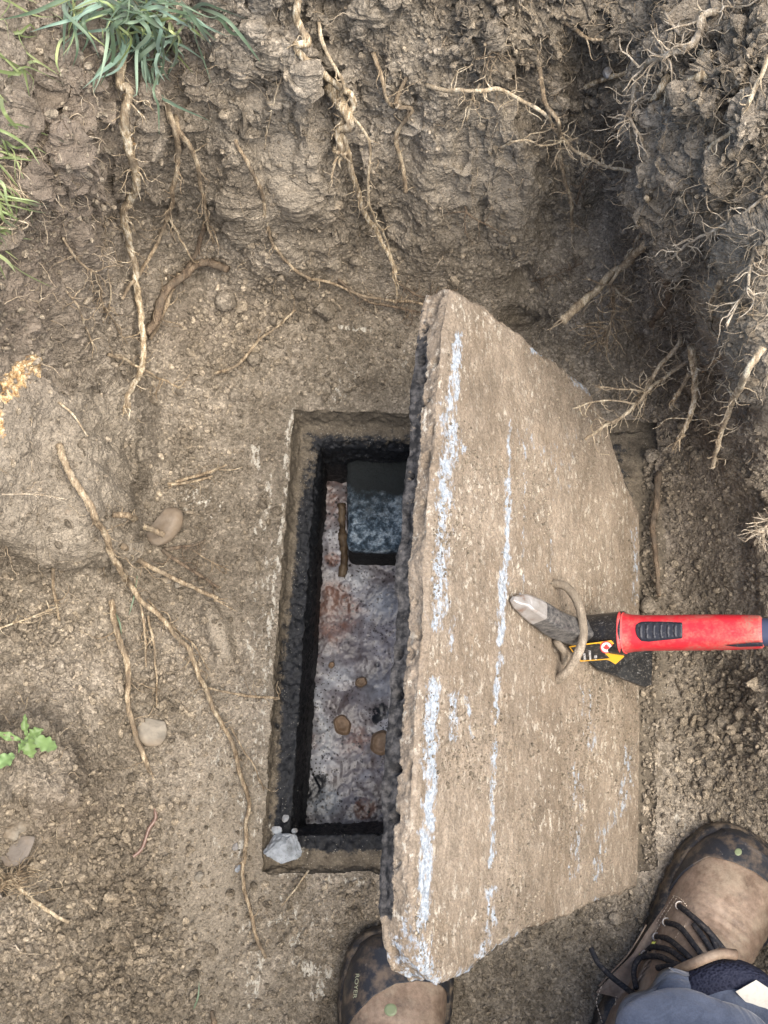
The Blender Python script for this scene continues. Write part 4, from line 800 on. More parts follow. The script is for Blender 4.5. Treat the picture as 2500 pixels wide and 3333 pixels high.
for k, (x, y, s, lb) in enumerate([(487, 648, .0145, 'round soil clod standing at the foot of the back wall'), (651, 636, .009, 'soil clod at the wall foot, right of the round one'), (700, 668, .017, 'dark crumbling clod above the twig at the wall foot'), (548, 775, .010, 'angular soil clod under the bent twig'), (770, 480+85, .009, 'soil clod lodged in the back wall beside the splintered root tip'),
        (430, 820, .008, 'soil clod left of the bent twig end'), (508, 852, .009, 'soil clod below the bent twig'), (1400, 1308, .011, 'soil clod stuck in the groove right of the lid'), (1535, 1572, .0085, 'soil clod on the right floor, left of a close pair'), (1560, 1562, .0075, 'soil clod on the right floor, right of a close pair'), (1525, 1690, .008, 'soil clod on the right floor above the boot'),
        (722, 568, .009, 'soil clod at the foot of the wall under the splintered root'), (1408, 985, .010, 'soil clod on the dark floor behind the lid corner'), (128, 1440, .009, 'soil clod on the left soil heap above the weed'), (360, 1252, .006, 'pebble beside the longest root near the round stone'), (388, 1262, .006, 'pebble below the twigs under the round stone'), (27, 1800, .009, 'pale pebble above the slate shard'), (46, 1786, .007, 'small cream pebble right above the slate shard'),
        (150, 1108, .006, 'pale pebble stuck in the clay shoulder'), (1556, 402, .013, 'greenish stone stuck in the right wall'), (432, 1045+850, .006, 'pebble on the lower left floor'), (855, 2245-100, .008, 'clod beside the toe of the left boot')]):
    stone('soil_clod' if 'clod' in lb else 'pebble', x, y, (s, s * .9, s * .75), lb, 'clod' if 'clod' in lb else 'pebble', M_SOIL if 'clod' in lb else M_GREYSTONE, k * 37, seed=50 + k, sub=4, amp=.3, planes=4, fine=.16, group='soil clods in the pit' if 'clod' in lb else None, sink=.25)
stone('white_pebble', 1313, 157, (.0055, .0065, .005), 'bluish white pebble on the yellow root stub in the groove', 'pebble', M_CHIP, 0, seed=77, sub=3, lift=.012)

# earthworm
wp_ = crom(np.array([SP(x, y, .003) for x, y in [(334,1744),(336,1768),(322,1790),(314,1814),(306,1834),(288,1850),(270,1862)]]), .0015)
n_ = len(wp_); t_ = np.linspace(0, 1, n_); rad = .0021 * np.minimum(1, np.minimum(t_, 1 - t_) * 9 + .15) ** .6 * (1 + .10 * np.sin(np.arange(n_) * 2.1)) * (1 + .25 * np.exp(-((t_ - .25) / .05) ** 2))
a = Acc(); a.add(*tube(wp_, rad, 12))
mw = NT('worm_skin', .35, .5); mw.done(mw.mix(mw.noise(150, 3), (.11, .062, .048), (.20, .13, .10)))
o = a.build('earthworm', mw.m); tag(o, 'pinkish brown earthworm stretched out on the left floor', 'earthworm')

# ------------------------------------------------------------------ GRASS AND WEED
def leaf_mat(name, lo, hi, sheen=.25):
    m = NT(name, .42, .4); c = m.mix(m.noise(25, 4, .6), lo, hi); t = m.attr('tint'); c = m.mix(1, c, m.ramp(t, [(0, (.55, .6, .5)), (.6, (1, 1, 1)), (.8, (1.5, 1.6, 1.9)), (1, (2.4, 2.2, 2.3))]), 'MULTIPLY')
    m.b.inputs['Sheen Weight'].default_value = sheen
    tr = m.n('ShaderNodeBsdfTranslucent'); m.l(c, tr.inputs[0]); mx = m.n('ShaderNodeMixShader'); mx.inputs[0].default_value = .3
    m.l(m.b.outputs[0], mx.inputs[1]); m.l(tr.outputs[0], mx.inputs[2]); m.l(mx.outputs[0], m.t.nodes['Material Output'].inputs[0]); return m.done(c)
M_GR = leaf_mat('grass_blue_green', (.065, .12, .055), (.25, .32, .23)); M_GRY = leaf_mat('grass_yellow_green', (.12, .18, .045), (.34, .36, .17)); M_WEED = leaf_mat('weed_leaf', (.10, .18, .05), (.22, .31, .12))
def blade(a, P3, wd, tint, twist=0.0):
    c = crom(np.array(P3), .005); n = len(c); T = np.gradient(c, axis=0); T /= np.linalg.norm(T, axis=1)[:, None] + 1e-9
    up = CAMP - c; up /= np.linalg.norm(up, axis=1)[:, None]; b = np.cross(T, up); b /= np.linalg.norm(b, axis=1)[:, None] + 1e-9; nn = np.cross(b, T)
    tw_ = twist * np.linspace(-.3, 1, n)[:, None]; b2 = b * np.cos(tw_) + nn * np.sin(tw_); n2 = -b * np.sin(tw_) + nn * np.cos(tw_)
    t = np.linspace(0, 1, n); w_ = wd * np.minimum(1, (1 - t) * 3.2 + .03) ** .8 * np.minimum(1, .55 + t * 2)
    V = np.stack([c - b2 * w_[:, None], c - n2 * (w_ * .35)[:, None], c + b2 * w_[:, None]], 1); a.add(V, gridquads(n, 3), a=tint)
rg = np.random.default_rng(21)
def tuft(name, roots, ends, nb, wd, label, m, group=None, lift=(.02, .07), stray=14):
    a = Acc()
    for k in range(nb):
        rx, ry = roots[rg.integers(len(roots))]; ex, ey, = ends[k] if k < len(ends) else ends[rg.integers(len(ends))]
        if k >= len(ends): ex += rg.normal() * stray * 1.6; ey += rg.normal() * stray
        rx += rg.normal() * stray; ry += rg.normal() * stray * .6
        l0 = rg.uniform(*lift); p0 = SP(rx, ry, .002); mx_, my_ = rx * .5 + ex * .5, ry * .5 + ey * .5
        ar = rg.uniform(.05, .3) * np.hypot(ex - rx, ey - ry) * (1 if ex > rx else -1); my_ -= abs(ar) * .8
        pm = SP(mx_, my_, l0); pe = SP(ex, ey, l0 * rg.uniform(.45, 1.0)); blade(a, [p0, p0 * .45 + pm * .55 + np.array([0, 0, .012]), pm, pm * .4 + pe * .6 + np.array([0, 0, .004]), pe], wd * rg.uniform(.55, 1.25), rg.random() ** 1.2 * .97, rg.uniform(-1.2, 1.2))
    o = mesh(name, np.concatenate(a.V), [np.concatenate(a.Q)], m, smooth=True, attrs={'tint': np.concatenate(a.A)}); return tag(o, label, 'grass tuft' if name == 'grass_tuft' else 'grass', group)
def strand(name, n, origin, spread, wd, label, m, seed, reach=(60, 190), dirs=(20, 160), lift=(.015, .06), group=None, kind=None, named=()):
    rg = np.random.default_rng(seed); a = Acc()
    for k in range(n):
        if k < len(named): (rx, ry), (ex, ey) = named[k]
        else:
            rx, ry = origin[rg.integers(len(origin))]; rx += rg.normal() * spread; ry += rg.normal() * spread * .6; an = R(rg.uniform(*dirs)); L = rg.uniform(*reach); ex, ey = rx + L * math.cos(an), ry + L * math.sin(an) * .9
        ex = max(-60, ex); ey = max(-60, ey); l0 = rg.uniform(*lift); d_ = np.array([ex - rx, ey - ry]); nrm_ = np.array([-d_[1], d_[0]]) * rg.uniform(-.13, .13)
        p0 = SP(rx, ry, .002); p1 = SP(rx + d_[0] * .33 + nrm_[0], ry + d_[1] * .33 + nrm_[1] - 6, l0); p2 = SP(rx + d_[0] * .68 + nrm_[0], ry + d_[1] * .68 + nrm_[1] - 4, l0 * rg.uniform(.8, 1.2)); pe = SP(ex, ey, l0 * rg.uniform(.4, 1.0))
        blade(a, [p0, p1, p2, pe], wd * rg.uniform(.45, 1.3), rg.random() ** 1.1, rg.uniform(-1.8, 1.8))
    o = mesh(name, np.concatenate(a.V), [np.concatenate(a.Q)], m, smooth=True, attrs={'tint': np.concatenate(a.A)}); return tag(o, label, 'grass', group, kind)
named = [((395,30),(522,12)),((300,60),(455,275)),((165,60),(206,95)),((145,0),(140,122)),((200,40),(168,138)),((215,40),(184,110)),((275,70),(204,194)),((300,90),(240,176)),((330,100),(302,234)),((350,130),(357,302)),((345,60),(362,150)),((380,90),(352,170)),((370,0),(330,176)),((250,-10),(398,30)),((310,20),(400,96)),((200,-20),(365,60)),((235,10),(160,60)),((250,30),(180,12)),((330,0),(255,75)),((390,60),(340,110)),((395,40),(420,60)),((290,0),(350,75)),((320,40),(215,50)),((260,20),(292,92))]
strand('grass_tuft', 80, [(190,-20),(240,-15),(290,5),(330,20),(370,20),(320,55)], 34, .0016, 'thick tuft of blue green grass hanging over the top left of the pit', M_GR, 31, (80, 200), (5, 170), (.018, .06), 'grass tufts on the pit edge', named=named)
strand('grass_tuft', 34, [(290,90),(330,110),(355,130)], 16, .0012, 'thin lower strands of grass drooping beneath the thick tuft', M_GR, 32, (30, 100), (45, 135), (.008, .03), 'grass tufts on the pit edge')
strand('grass_tuft', 60, [(200,20),(280,40),(340,40)], 40, .0009, 'thin yellowish straws threaded through the thick tuft', M_GRY, 34, (40, 120), (-10, 200), (.02, .05), 'grass tufts on the pit edge')
strand('grass', 60, [(-30, y) for y in range(-20, 560, 22)], 20, .0012, 'thin yellow green grass leaning in along the left edge of the pit', M_GRY, 33, (60, 170), (-5, 85), (.008, .03), None, 'stuff')
strand('grass', 46, [(-10, y) for y in range(330, 560, 20)], 22, .00045, 'dry pale grass threads over the soil at the left edge', M_ROOTPALE, 36, (30, 110), (0, 90), (.004, .015), None, 'stuff')
def leaf(P0, d, L, Wd, lobes, m, parent, tint, curl=.25, nrm=None, name='leaf'):
    d = np.asarray(d, float); d /= np.linalg.norm(d); n = np.array([0, 0, 1.]) if nrm is None else np.asarray(nrm, float); b = np.cross(d, n); b /= np.linalg.norm(b); n = np.cross(b, d)
    t = np.linspace(0, 1, 44); w_ = Wd * (np.sin(np.pi * np.clip(t * .95 + .03, 0, 1)) ** .8) * (1 - .28 * np.abs(np.sin(t * np.pi * lobes)) ** 2.0); u_ = np.linspace(-1, 1, 11)
    V = P0 + (t * L)[:, None, None] * d + (w_[:, None] * u_[None, :])[..., None] * b + (w_[:, None] * np.abs(u_)[None, :] * .35 + .0012 * np.sin(t * 22)[:, None] * np.abs(u_)[None] ** 2 + (L * curl * t * (1 - t) * 1.6 - L * .12 * t ** 2)[:, None])[..., None] * n
    return mesh(name, V.reshape(-1, 3), gridquads(44, 11), m, parent, attrs={'tint': np.full(44 * 11, tint)})
wc = SP(62, 1590, .004); weed = thing('weed_plant', wc, 'small bright green lobed weed growing on the mound at the left edge', 'weed')
def tow(x0, y0, x1, y1, l0=.006, l1=.012): p, q = SP(x0, y0, l0), SP(x1, y1, l1); return p, q - p
for (x0, y0, x1, y1, wd, lo, ti) in [(60,1590,70,1638,.0085,4,.6),(66,1592,128,1618,.0085,4,.65),(60,1592,88,1578,.006,3,.5),(58,1590,54,1556,.004,2,.4),(45,1600,-12,1584,.0045,2,.62),(30,1630,-25,1655,.0075,2,.68),(60,1596,40,1622,.004,3,.5)]:
    p, d = tow(x0, y0, x1, y1); leaf(p, d, np.linalg.norm(d), wd, lo, M_WEED, weed, ti)
for (x0, y0, x1, y1, lb) in [(250,1325,262,1372,'thin green blade beside the dangling left root'),(296,1244,278,1330,'green blade under the longest root'),(418,2180,430,2120,'thin green blade at the bottom left of the floor')]:
    a = Acc(); p, q = SP(x0, y0, .006), SP(x1, y1, .008); blade(a, [p, (p + q) / 2 + np.array([.003, 0, .006]), q], .0009, .5); o = mesh('grass_sprig', np.concatenate(a.V), [np.concatenate(a.Q)], M_GR, attrs={'tint': np.concatenate(a.A)}); tag(o, lb, 'grass blade', 'stray grass blades')

# ------------------------------------------------------------------ MATTOCK hooked through the ring
def prism(pts_top, thick, bev=.0006):
    """plate between a polygon and its copy shifted by `thick`"""
    p = np.array(pts_top); n = len(p); c = p.mean(0); th = np.asarray(thick)
    inn = c + (p - c) * (1 - .03); V = np.vstack([inn, p + th * .12, p + th * .88, inn + th, c[None], (c + th)[None]]); Q = gridquads(4, n, True)
    j = np.arange(n); j2 = (j + 1) % n; T = np.vstack([np.stack([np.full(n, 4 * n), j2, j], 1), np.stack([np.full(n, 4 * n + 1), 3 * n + j, 3 * n + j2], 1)]); return V, Q, T
mp = NT('black_enamel', .3, .5)
scr = mp.ramp(mp.noise(210, 6, .75, vec=mp.scale(.35, 1.6, 1)), [(.61, 0), (.67, .8)]); dst = mp.ramp(mp.noise(600, 4, .7), [(.55, 0), (.68, .5)])
cc = mp.mix(scr, (.012, .012, .013), (.30, .29, .28)); cc = mp.mix(dst, cc, (.22, .19, .15)); M_BLK = mp.done(cc, mp.bump(mp.noise(150, 3), .2, .002), mp.ramp(dst, [(0, .28), (1, .9)]))
mq = NT('worn_black_steel', .45, .5); wq = mq.ramp(mq.noise(240, 6, .8, vec=mq.scale(.6, 1.3, 1)), [(.40, 0), (.66, 1)]); M_WORN = mq.done(mq.mix(wq, (.030, .030, .032), (.17, .16, .145)), mq.bump(mq.noise(260, 4), .4, .001))
ms = NT('bare_steel', .38, .5); sn = ms.noise(70, 5, .6); cc = ms.ramp(sn, [(.3, (.22, .10, .05)), (.45, (.36, .33, .30)), (.7, (.50, .48, .46))]); ms.b.inputs['Metallic'].default_value = .45; M_STEEL = ms.done(cc, ms.bump(ms.noise(300, 4), .4, .001))
mr = NT('red_rubber', .42, .4); rd = mr.ramp(mr.noise(90, 6, .7, vec=mr.scale(.4, 1.5, 1)), [(.60, 0), (.72, .35)]); mdd = mr.mix(mr.math('MULTIPLY', mr.ramp(mr.noise(28, 6, .7), [(.45, 0), (.62, .8)]), mr.ramp(mr.noise(500, 3), [(.35, .3), (.6, 1)])), mr.mix(rd, (.50, .022, .032), (.52, .20, .18)), (.26, .17, .12)); M_RED = mr.done(mdd, mr.bump(mr.noise(400, 3), .15, .001))
mg = NT('grip_black', .5, .4); M_GRIP = mg.done(mg.mix(mg.ramp(mg.noise(400, 4, .7), [(.56, 0), (.7, .4)]), (.018, .020, .028), (.2, .18, .16)), mg.bump(mg.noise(500, 3), .2, .001))
msh = NT('fibreglass_shaft', .4, .4); M_SHAFT = msh.done((.045, .055, .095))
def flat_mat(name, c, ro=.45): m = NT(name, ro, .4); return m.done(m.mix(m.ramp(m.noise(300, 4), [(.5, 0), (.75, .35)]), c, (.3, .25, .2)))
M_YEL = flat_mat('sticker_yellow', (.80, .42, .03)); M_STK = flat_mat('sticker_black', (.02, .02, .02)); M_WHT = flat_mat('print_white', (.75, .74, .72)); M_PRED = flat_mat('print_red', (.62, .06, .06))
A0 = U(1935, 2062, .150); A1 = U(2500, 2057, .225)
ax = (A1 - A0); ax /= np.linalg.norm(ax)
matt = thing('mattock', A0, 'red handled black pick mattock hooked under the lid ring, seen end on', 'mattock')
def HP(px, py=2060):    # point on the handle axis under pixel column px
    t = np.linspace(-.1, 1.2, 400)[:, None]; q = A0 + (A1 - A0) * t; x_, y_ = PJ(q); k = np.argmin(np.abs(x_ - px)); return q[k]
def hloft(name, specs, m, parent, sides=40, sq=2.6, off=(0, 0), smooth=True, sub=5):
    cs = np.array([HP(s[0]) for s in specs]); ry = np.array([s[1] for s in specs]); rz = np.array([s[2] for s in specs]); oy = np.array([s[3] if len(s) > 3 else 0 for s in specs])
    n = (len(specs) - 1) * sub + 1; t = np.linspace(0, len(specs) - 1, n); it = lambda v: np.interp(t, np.arange(len(specs)), v)
    cs = np.stack([it(cs[:, k]) for k in range(3)], 1); ry, rz, oy = it(ry), it(rz), it(oy)
    yv = np.array([0, 1., 0]); yv -= ax * (yv @ ax); yv /= np.linalg.norm(yv); zv = np.cross(ax, yv); a = np.linspace(0, 2 * np.pi, sides, endpoint=False)
    ca = np.sign(np.cos(a)) * np.abs(np.cos(a)) ** (2 / sq); sa = np.sign(np.sin(a)) * np.abs(np.sin(a)) ** (2 / sq)
    V = cs[:, None] + ry[:, None, None] * ca[None, :, None] * yv + rz[:, None, None] * sa[None, :, None] * zv + oy[:, None, None] * yv
    A = Acc(); nn = len(V); Vf = V.reshape(-1, 3); c0, c1 = Vf[:sides].mean(0), Vf[-sides:].mean(0); j = np.arange(sides); j2 = (j + 1) % sides
    A.add(np.vstack([Vf, c0, c1]), gridquads(nn, sides, True), np.vstack([np.stack([np.full(sides, len(Vf)), j, j2], 1), np.stack([np.full(sides, len(Vf) + 1), (nn - 1) * sides + j2, (nn - 1) * sides + j], 1)]))
    return A.build(name, m, parent, smooth)
YV = np.array([0, 1., 0]); YV -= ax * (YV @ ax); YV /= np.linalg.norm(YV); ZV = np.cross(ax, YV); ZV *= np.sign(ZV[2])
head = hloft('head', [(1898, .016, .015), (1906, .0190, .018), (1940, .0200, .019), (1985, .0212, .020), (2026, .0226, .022), (2034, .0224, .0218), (2036, .019, .019)], M_BLK, matt, sq=2.3)
# pick arm, square bar with a ridge facing up
pk = [(1668,1950,.175,.0028),(1684,1960,.178,.0065),(1706,1966,.180,.0098),(1732,1982,.178,.0118),(1765,2003,.172,.0132),(1810,2033,.163,.0142),(1871,2055,.154,.0146),(1925,2064,.150,.0150)]
def plift(px, py, k): return LP(px, py, k)
pc = np.array([LP(a, b, l) for (a, b, _, _), l in zip(pk, (.010, .013, .017, .022, .026, .030, .036, .040))]); rr = np.array([p[3] for p in pk])
full = crom(np.hstack([pc, rr[:, None]]), .004); fc_ = full[:, :3]; fr_ = full[:, 3]
T = np.gradient(fc_, axis=0); T /= np.linalg.norm(T, axis=1)[:, None]; up = CAMP - fc_; up /= np.linalg.norm(up, axis=1)[:, None]; B = np.cross(T, up); B /= np.linalg.norm(B, axis=1)[:, None]; Nn = np.cross(B, T)
sec = [(1, -.15), (.93, .12), (.12, .78), (-.02, .80), (-.14, .76), (-.93, .05), (-1, -.2), (-.8, -.75), (.8, -.75)]
V = np.stack([fc_ + fr_[:, None] * (B * -a_ + Nn * b_) for a_, b_ in sec], 1); ns = len(sec); nn_2 = len(fc_)
cut = int(nn_2 * .30)
A = Acc(); j = np.arange(ns); j2 = (j + 1) % ns; Vf = V[cut:].reshape(-1, 3); A.add(Vf, gridquads(nn_2 - cut, ns, True)); A.build('pick_arm', M_WORN, matt, smooth=False)
A = Acc(); Vf = V[:cut + 1].reshape(-1, 3); A.add(np.vstack([Vf, Vf[:ns].mean(0)]), gridquads(cut + 1, ns, True), np.stack([np.full(ns, len(Vf)), j2, j], 1)); A.build('pick_point', M_STEEL, matt, smooth=False)
# adze blade, below and behind the handle
bl = [(1880,2118,.128),(1909,2147,.120),(1947,2180,.110),(2007,2201,.095),(2060,2222,.085),(2099,2237,.078),(2122,2228,.075),(2124,2170,.080),(2124,2110,.088),(2060,2090,.100),(1960,2085,.120)]
A = Acc(); A.add(*prism([U(a, b, c) for a, b, c in bl][::-1], np.array([0, 0, -.007]))); A.build('adze_blade', M_BLK, matt, smooth=False)
# red sleeve, grip pad, collar, shaft
hloft('collar', [(2022, .0215, .0215), (2024, .0222, .0222), (2034, .0212, .0212), (2040, .0195, .0195)], M_PRED, matt)
hloft('sleeve', [(2026, .0195, .0195), (2030, .0205, .020), (2040, .0200, .0195), (2060, .0186, .0185), (2100, .0178, .018), (2200, .0176, .018), (2300, .0175, .018), (2400, .0168, .0175), (2460, .0162, .0168), (2478, .0157, .016), (2484, .0135, .014)], M_RED, matt, sq=2.7)
hloft('shaft', [(2470, .0135, .0135), (2520, .0130, .0135), (2560, .0130, .0135)], M_SHAFT, matt)
sh = np.array([HP(2560), HP(2560) + ax * .12, HP(2560) + ax * .30]); A = Acc(); A.add(*tube(sh, .0132, 24)); A.build('shaft', M_SHAFT, matt)
# black grip pad let into the top of the sleeve
def onsleeve(px, py, out=.0):    # lies on top of the sleeve surface
    d = ray(px, py); c = HP(px); zt = c[2] + .0172 + out
    for _ in range(6):
        p = CAMP + d * ((zt - CAM_H) / d[2]); yy_ = np.clip((p - c) @ YV / .0176, -.97, .97); zt = c[2] + .0180 * (1 - abs(yy_) ** 2.7) ** (1 / 2.7) + out
    return CAMP + d * ((zt - CAM_H) / d[2])
def pad(name, poly, m, out, n=26, lines=None, parent=matt):
    xs = np.array([p[0] for p in poly]); x0, x1 = xs.min(), xs.max(); rowsV = []
    for x in np.linspace(x0 + .5, x1 - .5, n * 2):
        ys = []
        for (ax_, ay_), (bx_, by_) in zip(poly, poly[1:] + poly[:1]):
            if (ax_ <= x < bx_) or (bx_ <= x < ax_): ys.append(ay_ + (by_ - ay_) * (x - ax_) / (bx_ - ax_))
        if len(ys) < 2: continue
        y0, y1 = min(ys), max(ys); r = []
        for t in np.linspace(0, 1, n):
            e = min(t, 1 - t); ex = min((x - x0), (x1 - x)) ; o = out * min(1, e * 9) * min(1, ex / 4 + .1) - .0004
            if lines is not None:
                for lx in lines:
                    if abs(x - lx - 6 * abs(t - .5)) < 2.0 and .2 < t < .85: o += .0011
            r.append(onsleeve(x, y0 + (y1 - y0) * t, o))
        rowsV.append(r)
    V = np.array(rowsV); return mesh(name, V.reshape(-1, 3), gridquads(len(V), n), m, parent)
pad('grip_pad', [(2067,2050),(2070,2032),(2080,2024),(2095,2020),(2150,2021),(2219,2025),(2222,2030),(2222,2074),(2218,2078),(2110,2089),(2088,2087),(2074,2074)], M_GRIP, .0016, 30, lines=[2084, 2104, 2127, 2150, 2173, 2196])
pad('sleeve_slit', [(2360,2101),(2440,2093),(2484,2090),(2484,2104),(2400,2106)], M_GRIP, .0012, 10)
# sticker wrapped over the socket
def SK(px, py, out=0.0): return U(px, py,   .1780 - .00052 * (py - 2090) - .00002 * max(0, py - 2130) ** 1 + .00004 * (px - 1960) + out)
sp_ = [(1852,2104),(1893,2097),(1940,2091),(1990,2084),(2010,2108),(2032,2137),(2018,2150),(2004,2162),(1988,2152),(1974,2147),(1935,2150),(1890,2153),(1868,2128)]
A = Acc(); A.add(*prism([SK(a, b) for a, b in sp_][::-1], np.array([0, 0, -.0012]))); stk = A.build('sticker', M_YEL, matt, smooth=False)
A = Acc(); A.add(*prism([SK(a, b, .0006) for a, b in [(1858,2108),(1893,2101),(1952,2094),(1962,2120),(1985,2142),(1972,2144),(1935,2147),(1893,2150),(1872,2128)]][::-1], np.array([0, 0, -.0004]))); A.build('sticker_panel', M_STK, stk, smooth=False)
def disc(px, py, r, out, m, parent, name, pts=None):
    q = [(px + r * math.cos(t), py + r * .95 * math.sin(t)) for t in np.linspace(0, 2 * math.pi, 22, endpoint=False)] if pts is None else [(px + r * a, py + r * b) for a, b in pts]
    A = Acc(); A.add(*prism([SK(a, b, out) for a, b in q][::-1], np.array([0, 0, -.0004]))); return A.build(name, m, parent, smooth=False)
disc(1974, 2107, 21, .0011, M_PRED, stk, 'round_emblem'); disc(1974, 2107, 17, .0015, M_WHT, stk, 'round_emblem')
leafp = [(0,-.9),(.18,-.55),(.42,-.68),(.38,-.2),(.75,-.35),(.68,-.12),(.9,.05),(.5,.38),(.55,.55),(.08,.48),(.06,.85),(-.06,.85),(-.08,.48),(-.55,.55),(-.5,.38),(-.9,.05),(-.68,-.12),(-.75,-.35),(-.38,-.2),(-.42,-.68),(-.18,-.55)]
disc(1974, 2107, 12, .0019, M_PRED, stk, 'leaf_emblem', leafp)
def text(txt, P0, xdir, ydir, h, m, parent, name='lettering'):
    cu = bpy.data.curves.new(name, 'FONT'); cu.body = txt; cu.size = 1; cu.extrude = .02; to = bpy.data.objects.new(name, cu); C.objects.link(to)
    dg = bpy.context.evaluated_depsgraph_get(); me = bpy.data.meshes.new_from_object(to.evaluated_get(dg)); bpy.data.objects.remove(to)
    co = np.zeros(len(me.vertices) * 3); me.vertices.foreach_get('co', co); co = co.reshape(-1, 3)
    x = np.asarray(xdir, float); x /= np.linalg.norm(x); y = np.asarray(ydir, float); y -= x * (x @ y); y /= np.linalg.norm(y); z = np.cross(x, y)
    W = P0 + (co[:, :1] * x + co[:, 1:2] * y + co[:, 2:] * z) * h - worldloc(parent); me.vertices.foreach_set('co', W.ravel()); me.update(); me.materials.clear(); me.materials.append(m)
    o = bpy.data.objects.new(name, me); C.objects.link(o); o.parent = parent; return o
for px0, tx, hh_ in [(1925, 'INDUSTRIELLE', 8), (1907, 'QUALITE', 9), (1944, '+ 551', 11)]:
    pA, pB = SK(px0, 2148, .0010), SK(px0 - 4, 2098, .0010); pC = SK(px0 - 12, 2146, .0010); text(tx, pA, pB - pA, pC - pA, hh_ * .00036, M_WHT, stk)

# ------------------------------------------------------------------ THE PERSON'S BOOTS
ml_ = NT('brown_leather', .68, .3); vv_ = ml_.noise(22, 5, .6); lc = ml_.ramp(vv_, [(.3, (.13, .090, .064)), (.5, (.235, .170, .125)), (.7, (.35, .27, .205))])
lc = ml_.mix(1, lc, ml_.ramp(ml_.noise(170, 5, .7), [(.3, .7), (.7, 1.25)]), 'MULTIPLY'); lc = ml_.mix(ml_.ramp(ml_.noise(48, 5, .7), [(.56, 0), (.70, .7)]), lc, (.07, .055, .05)); lc = ml_.mix(ml_.ramp(ml_.noise(33, 6, .75), [(.48, 0), (.66, .7)]), lc, (.32, .26, .19))
M_LEA = ml_.done(lc, ml_.bump(ml_.noise(500, 3), .3, .0008, ml_.bump(ml_.noise(60, 4, .6, vec=ml_.scale(1, 1, 1), dist=1.2), .35, .003)), .62)
mt = NT('toe_rubber', .42, .45); tc = mt.mix(mt.ramp(mt.noise(45, 5, .65), [(.48, 0), (.66, .8)]), (.022, .024, .030), (.16, .12, .085)); tc = mt.mix(mt.ramp(mt.noise(260, 4, .7, vec=mt.scale(1, .4, 1)), [(.66, 0), (.75, .5)]), tc, (.45, .45, .45))
M_TOE = mt.done(tc, mt.bump(mt.noise(600, 3), .35, .0008)); msol = NT('sole_rubber', .55, .4); M_SOLE = msol.done(msol.mix(msol.ramp(msol.noise(80, 5, .7), [(.45, 0), (.65, .8)]), (.018, .018, .020), (.17, .13, .09)), msol.bump(msol.noise(200, 4), .4, .002))
M_LACE = flat_mat('lace', (.018, .019, .024), .8); M_STITCH = flat_mat('stitching', (.62, .52, .40), .8); M_LIME = flat_mat('lime_paint', (.62, .66, .10)); M_DOT = flat_mat('green_badge', (.19, .23, .13))
mk_ = NT('collar_mesh', .8, .2); M_COL = mk_.done(mk_.mix(mk_.ramp(mk_.vor(330), [(.2, 0), (.5, 1)]), (.010, .012, .026), (.022, .025, .045)), mk_.bump(mk_.vor(330), .8, .002))
mj = NT('work_trousers', .9, .2); jc = mj.mix(mj.ramp(mj.noise(18, 4), [(.35, 0), (.65, 1)]), (.048, .060, .090), (.092, .110, .155)); jc = mj.mix(1, jc, mj.ramp(mj.noise(700, 2), [(.3, .85), (.7, 1.15)]), 'MULTIPLY')
mj.b.inputs['Sheen Weight'].default_value = .3; M_JEAN = mj.done(jc, mj.bump(mj.noise(1100, 2), .4, .0006, mj.bump(mj.noise(22, 3, .5, dist=1.0), .8, .012)))
person = thing('person', (.1, -.35, 0), 'person in brown leather work boots and blue grey trousers standing astride below the lid', 'person')
